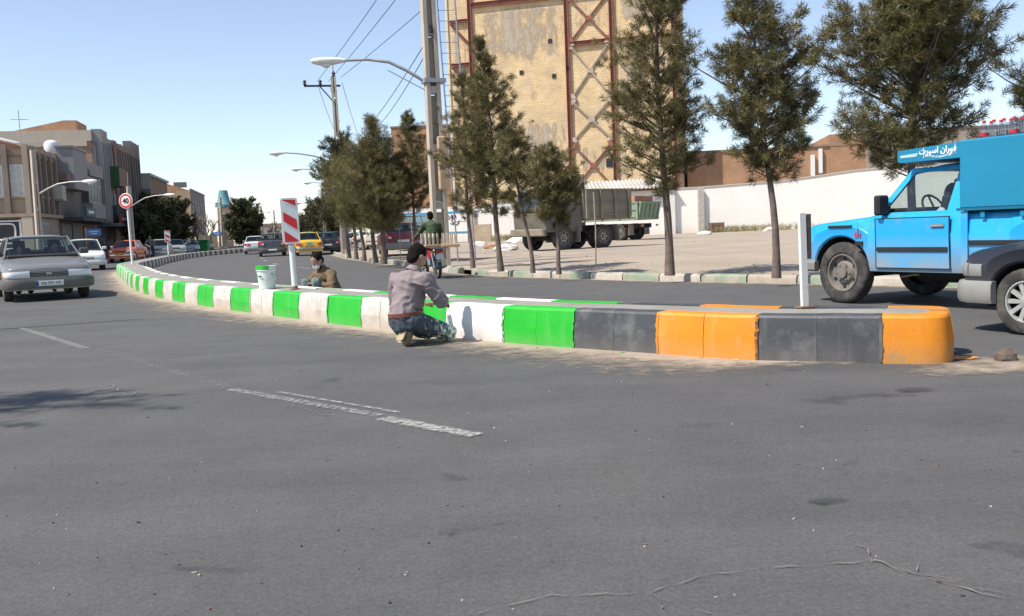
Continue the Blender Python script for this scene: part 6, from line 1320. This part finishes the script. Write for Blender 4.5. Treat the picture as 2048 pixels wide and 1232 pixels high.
RIDE = dict(pelvis=(-.28, 0, .97), belly=(-.26, 0, 1.10), chest=(-.2, 0, 1.30), neck=(-.14, 0, 1.46), head=(-.1, 0, 1.585), look=(1, 0, -.1), shr=(-.18, -.19, 1.37), elr=(-.02, -.30, 1.14), wrr=(.18, -.34, 1.06), shl=(-.18, .19, 1.37), ell=(-.02, .30, 1.14), wrl=(.18, .34, 1.06),
    hipr=(-.24, -.1, .95), knr=(.14, -.22, .80), anr=(-.05, -.2, .38), toer=(.1, -.22, .34), hipl=(-.24, .1, .95), knl=(.14, .22, .80), anl=(-.05, .2, .38), toel=(.1, .22, .34))
thm = math.atan2(.93, -.36); mp_ = gd(878, 557); mp_ = mp_ + Vector((math.cos(thm), math.sin(thm), 0)) * .62; RIDM = pbr('red tank paint', (.42, .015, .02), .3, coat=.5)
motorcycle('red motorcycle ridden away past the painters with crates on its rack', mp_, thm, RIDM, True, 'motorcycles').scale = (.88, .88, .88)
person('motorcyclist in a green jacket seen from behind', mp_, thm, RIDE, pbr('army green jacket', (.045, .075, .035), .9, var=.15, vs=8), pbr('dark grey trousers', (.05, .05, .055), .9), BLACK, folds=.008, vox=.013).scale = (.95, .95, .94)
M_WOOD = pbr('pale sawn wood', (.58, .44, .28), .8, var=.15, vs=9); M_WOODO = pbr('orange wood', (.50, .33, .18), .7, var=.15, vs=6); M_PALE = pbr('pale grey board', (.55, .52, .47), .8, var=.1)
def MW_(v): return mp_ + Matrix.Rotation(thm, 3, 'Z') @ Vector(v)
for s, lab in ((1, 'wooden crate with upright slats strapped left on the motorcycle'), (-1, 'wooden crate with upright slats strapped right on the motorcycle')):
    r = empty('slatted_crate', MW_((-.80, s * .25, .745)), thm + .15 * s, lab, 'crate', 'crates carried on the motorcycle')
    MB().box((0, 0, .035), (.40, .42, .07), ch=.008).build('base_board', M_WOODO, r)
    for k in range(4):
        for j in range(2): MB().box((-.14 + j * .25, -.15 + k * .1, .205), (.035, .03, .27)).build('slat', (M_WOOD, M_PALE)[(k + j) % 2], r)
thq = R_(-80); q_ = gd(302, 519); motorcycle('far motorcycle passing between the orange saloon and parked cars', (q_.x, q_.y, 0), thq, BLACK, False, 'motorcycles'); person('far motorcyclist in grey beside the orange saloon', (q_.x, q_.y, 0), thq, RIDE, pbr('grey jacket', (.22, .22, .22), .9), DARKIN, BLACK, vox=.02, folds=0, collar=False)

# --- paint bucket on the median
bp = gd(535, 577, HK + .002); r = empty('paint_bucket', bp, .2, 'white plastic paint bucket with green smears standing on the median', 'bucket')
mb = MB().lathe([(0, 0), (.118, 0), (.122, .01), (.135, .2), (.142, .27), (.152, .272), (.152, .285), (.143, .288), (.146, .33), (.152, .333), (.152, .345), (.14, .345), (.136, .30), (.13, .2), (.118, .02), (0, .02)], Matrix.Identity(4), 32)
mb.build('bucket_body', pbr('paint-smeared white plastic', (.70, .80, .74), .45, var=.06, dirt=((.25, .55, .33), .7, 6, .6)), r, 40)
mb = MB(); rows = []
for k in range(19):
    a = R_(168 + k * 6.5); w = .045 + .03 * noise.noise((k * .5, 2, 1)); rows.append([(.1535 * math.cos(a), .1535 * math.sin(a), .350), (.1545 * math.cos(a), .1545 * math.sin(a), .335), (.1535 * math.cos(a), .1535 * math.sin(a), .335 - w)])
mb.grid(rows).build('green_drip', P_GREEN, r); MB().tube([(.155 * math.cos(a), .155 * math.sin(a), .30 - .17 * abs(math.sin(a * 1)) * (math.sin(a) < 0)) for a in [R_(180 + 7.5 * k) for k in range(25)]], .003, 5).build('handle', STEEL, r)
MB().lathe([(0, .25), (.13, .25)], Matrix.Identity(4), 24).build('paint', P_GREEN, r)
mb = MB()
for a, z, w, h in ((-128, .19, .035, .012), (-55, .22, .016, .01)):
    A = R_(a); rr_ = .122 + .09 * z * .9 + .008; n_ = Vector((math.cos(A), math.sin(A), 0)); t_ = Vector((-n_.y, n_.x, 0)); cc = n_ * (rr_ + .003) + Vector((0, 0, z)); mb.add([cc + t_ * w * math.cos(q) * (1 + .5 * noise.noise((q * 1.5, a, 0))) + Vector((0, 0, h * math.sin(q))) for q in [2 * math.pi * i / 12 for i in range(12)]], [tuple(range(12))])
mb.build('smear', pbr('dark green smear', (.02, .14, .05), .6), r)
# small bucket behind the kneeling painter
bp = gd(803, 687); bp = bp + Vector((.02, .14, 0)); r = empty('paint_tub', bp, 0, 'small white paint tub with a green mark behind the kneeling painter', 'tub')
MB().lathe([(0, 0), (.07, 0), (.085, .15), (.09, .15), (.09, .16), (.082, .16), (.068, .01), (0, .01)], Matrix.Identity(4), 20).build('tub_body', WHITEP, r, 40); MB().box((-.06, -.058, .09), (.045, .012, .03), .8).build('green_mark', P_GREEN, r)
# stone by the nose of the median
def rock(label, p, s, seed, col):
    b_ = bmesh.new(); bmesh.ops.create_icosphere(b_, subdivisions=2, radius=1)
    for v in b_.verts: n_ = noise.noise(v.co * 1.3 + Vector((seed, 0, 0))); v.co *= 1 + .45 * n_; v.co = Vector((v.co.x * s[0], v.co.y * s[1], max(-.3, v.co.z) * s[2]))
    me = bpy.data.meshes.new('stone'); b_.to_mesh(me); b_.free(); me.materials.append(col); o = link('stone', me); o.location = (p.x, p.y, p.z + s[2] * .28); return tag(o, label, 'stone')
M_ROCK = pbr('brown broken stone', (.13, .10, .08), .9, var=.3, vs=14, bump=.6)
rock('brown broken stone on the road right of the orange nose', gd(2014, 722), (.085, .06, .075), 3.3, M_ROCK)
# loose things in the lot
def clump(label, p, n, h, spread, cols, seed, name='dry_grass', cat='grass'):
    rg_ = np.random.default_rng(seed); T = []
    for _ in range(n): T.append(((rg_.normal(0, spread), rg_.normal(0, spread * .5), h * .35), (rg_.normal(0, .4), rg_.normal(0, .4), 1), 1, rg_.uniform(0, 1)))
    r_ = tag(empty(name, p), label, cat, 'dry weeds by the wall'); needle_mesh('blades', T, cols, r_, rg_, 14, h, .012)
M_GR = leaf_mat('dry weeds', (.16, .17, .06), (.30, .27, .12), (.45, .36, .19))
for i, (px, py, Y, sp_, lab) in enumerate(((1455, 458, 77.5, .9, 'low green weeds along the white wall left of the second pine'), (1500, 457, 77, 1.0, 'low weeds at the wall foot behind the second pine trunk'), (1575, 453, 75.8, 1.3, 'taller dry weeds at the wall foot left of the pickup'), (1020, 480, 81, .7, 'dry bush against the wall left of the grey truck'), (1048, 478, 80, .5, 'small dry bush beside the rubbish by the grey truck'), (975, 484, 80, .8, 'straw-coloured weeds by the end of the white wall'))):
    p = at(px, py, Y); clump(lab, (p.x, p.y, .17), 70, .42, sp_, M_GR, 200 + i)
r = empty('wooden_crate', Vector((17.0, 78.2, .2)), .1, 'brown wooden crate against the white wall behind the tall pine', 'crate')
for z in (.12, .4, .68): MB().box((0, -.45, z), (1.1, .04, .24)).build('board', pbr('weathered crate wood', (.25, .15, .10), .85, var=.25, vs=4), r)
MB().box((0, 0, .4), (1.04, .84, .78)).build('crate_body', pbr('dark crate wood', (.13, .08, .06), .9), r)
for x in (-.5, .5): MB().box((x, -.48, .4), (.09, .04, .82)).build('batten', MAT['weathered crate wood'], r)
rr = random.Random(31); k = 0
LB = [('pale rubble lump near the crate', 1410, 470), ('white rubbish bag at the wall foot near the crate', 1395, 463), ('white rubbish heap beside the dry bush', 1035, 486), ('small pale stone below the second pine', 1540, 462), ('earth-coloured rubble lump in the lot left of the grey truck', 990, 497), ('flat pale rubble right of the motorcyclist', 960, 492), ('low rubble lump beside the flat pale one', 1012, 501), ('orange earth heap under the dump truck', 1222, 476)]
for (lab, px, py) in LB:
    p = gd(px, py, .2); s = .42 if 'white' in lab or 'heap' in lab else .3; rock(lab, p, (s * 1.6, s, s * .8), px * .01, pbr('white rubbish', (.7, .68, .65), .8) if 'white' in lab or 'pale' in lab else pbr('earth rubble', (.45, .29, .17), .95, var=.25))
# gravel strewn over the lot
rg = random.Random(77); mb = MB()
for _ in range(240):
    px, py = rg.uniform(880, 1660), 470 + 78 * rg.random(); p = gd(px, py, .19); s = rg.uniform(.02, .06) * (p.y / 45)
    M_ = Matrix.Rotation(rg.uniform(0, 3), 3, 'Z') @ Matrix.Rotation(rg.uniform(-.5, .5), 3, 'X'); mb.box((p.x, p.y, .185 + s * .15), (s * rg.uniform(1, 2), s, s * .6), mi=rg.randrange(3), ch=s * .2, M=M_)
tag(mb.build('gravel', [pbr('pale gravel', (.5, .43, .35), .9), pbr('brown gravel', (.28, .21, .16), .9), pbr('grey gravel', (.33, .31, .29), .9)]), 'loose gravel and rubble strewn over the lot', 'gravel', kind='stuff')
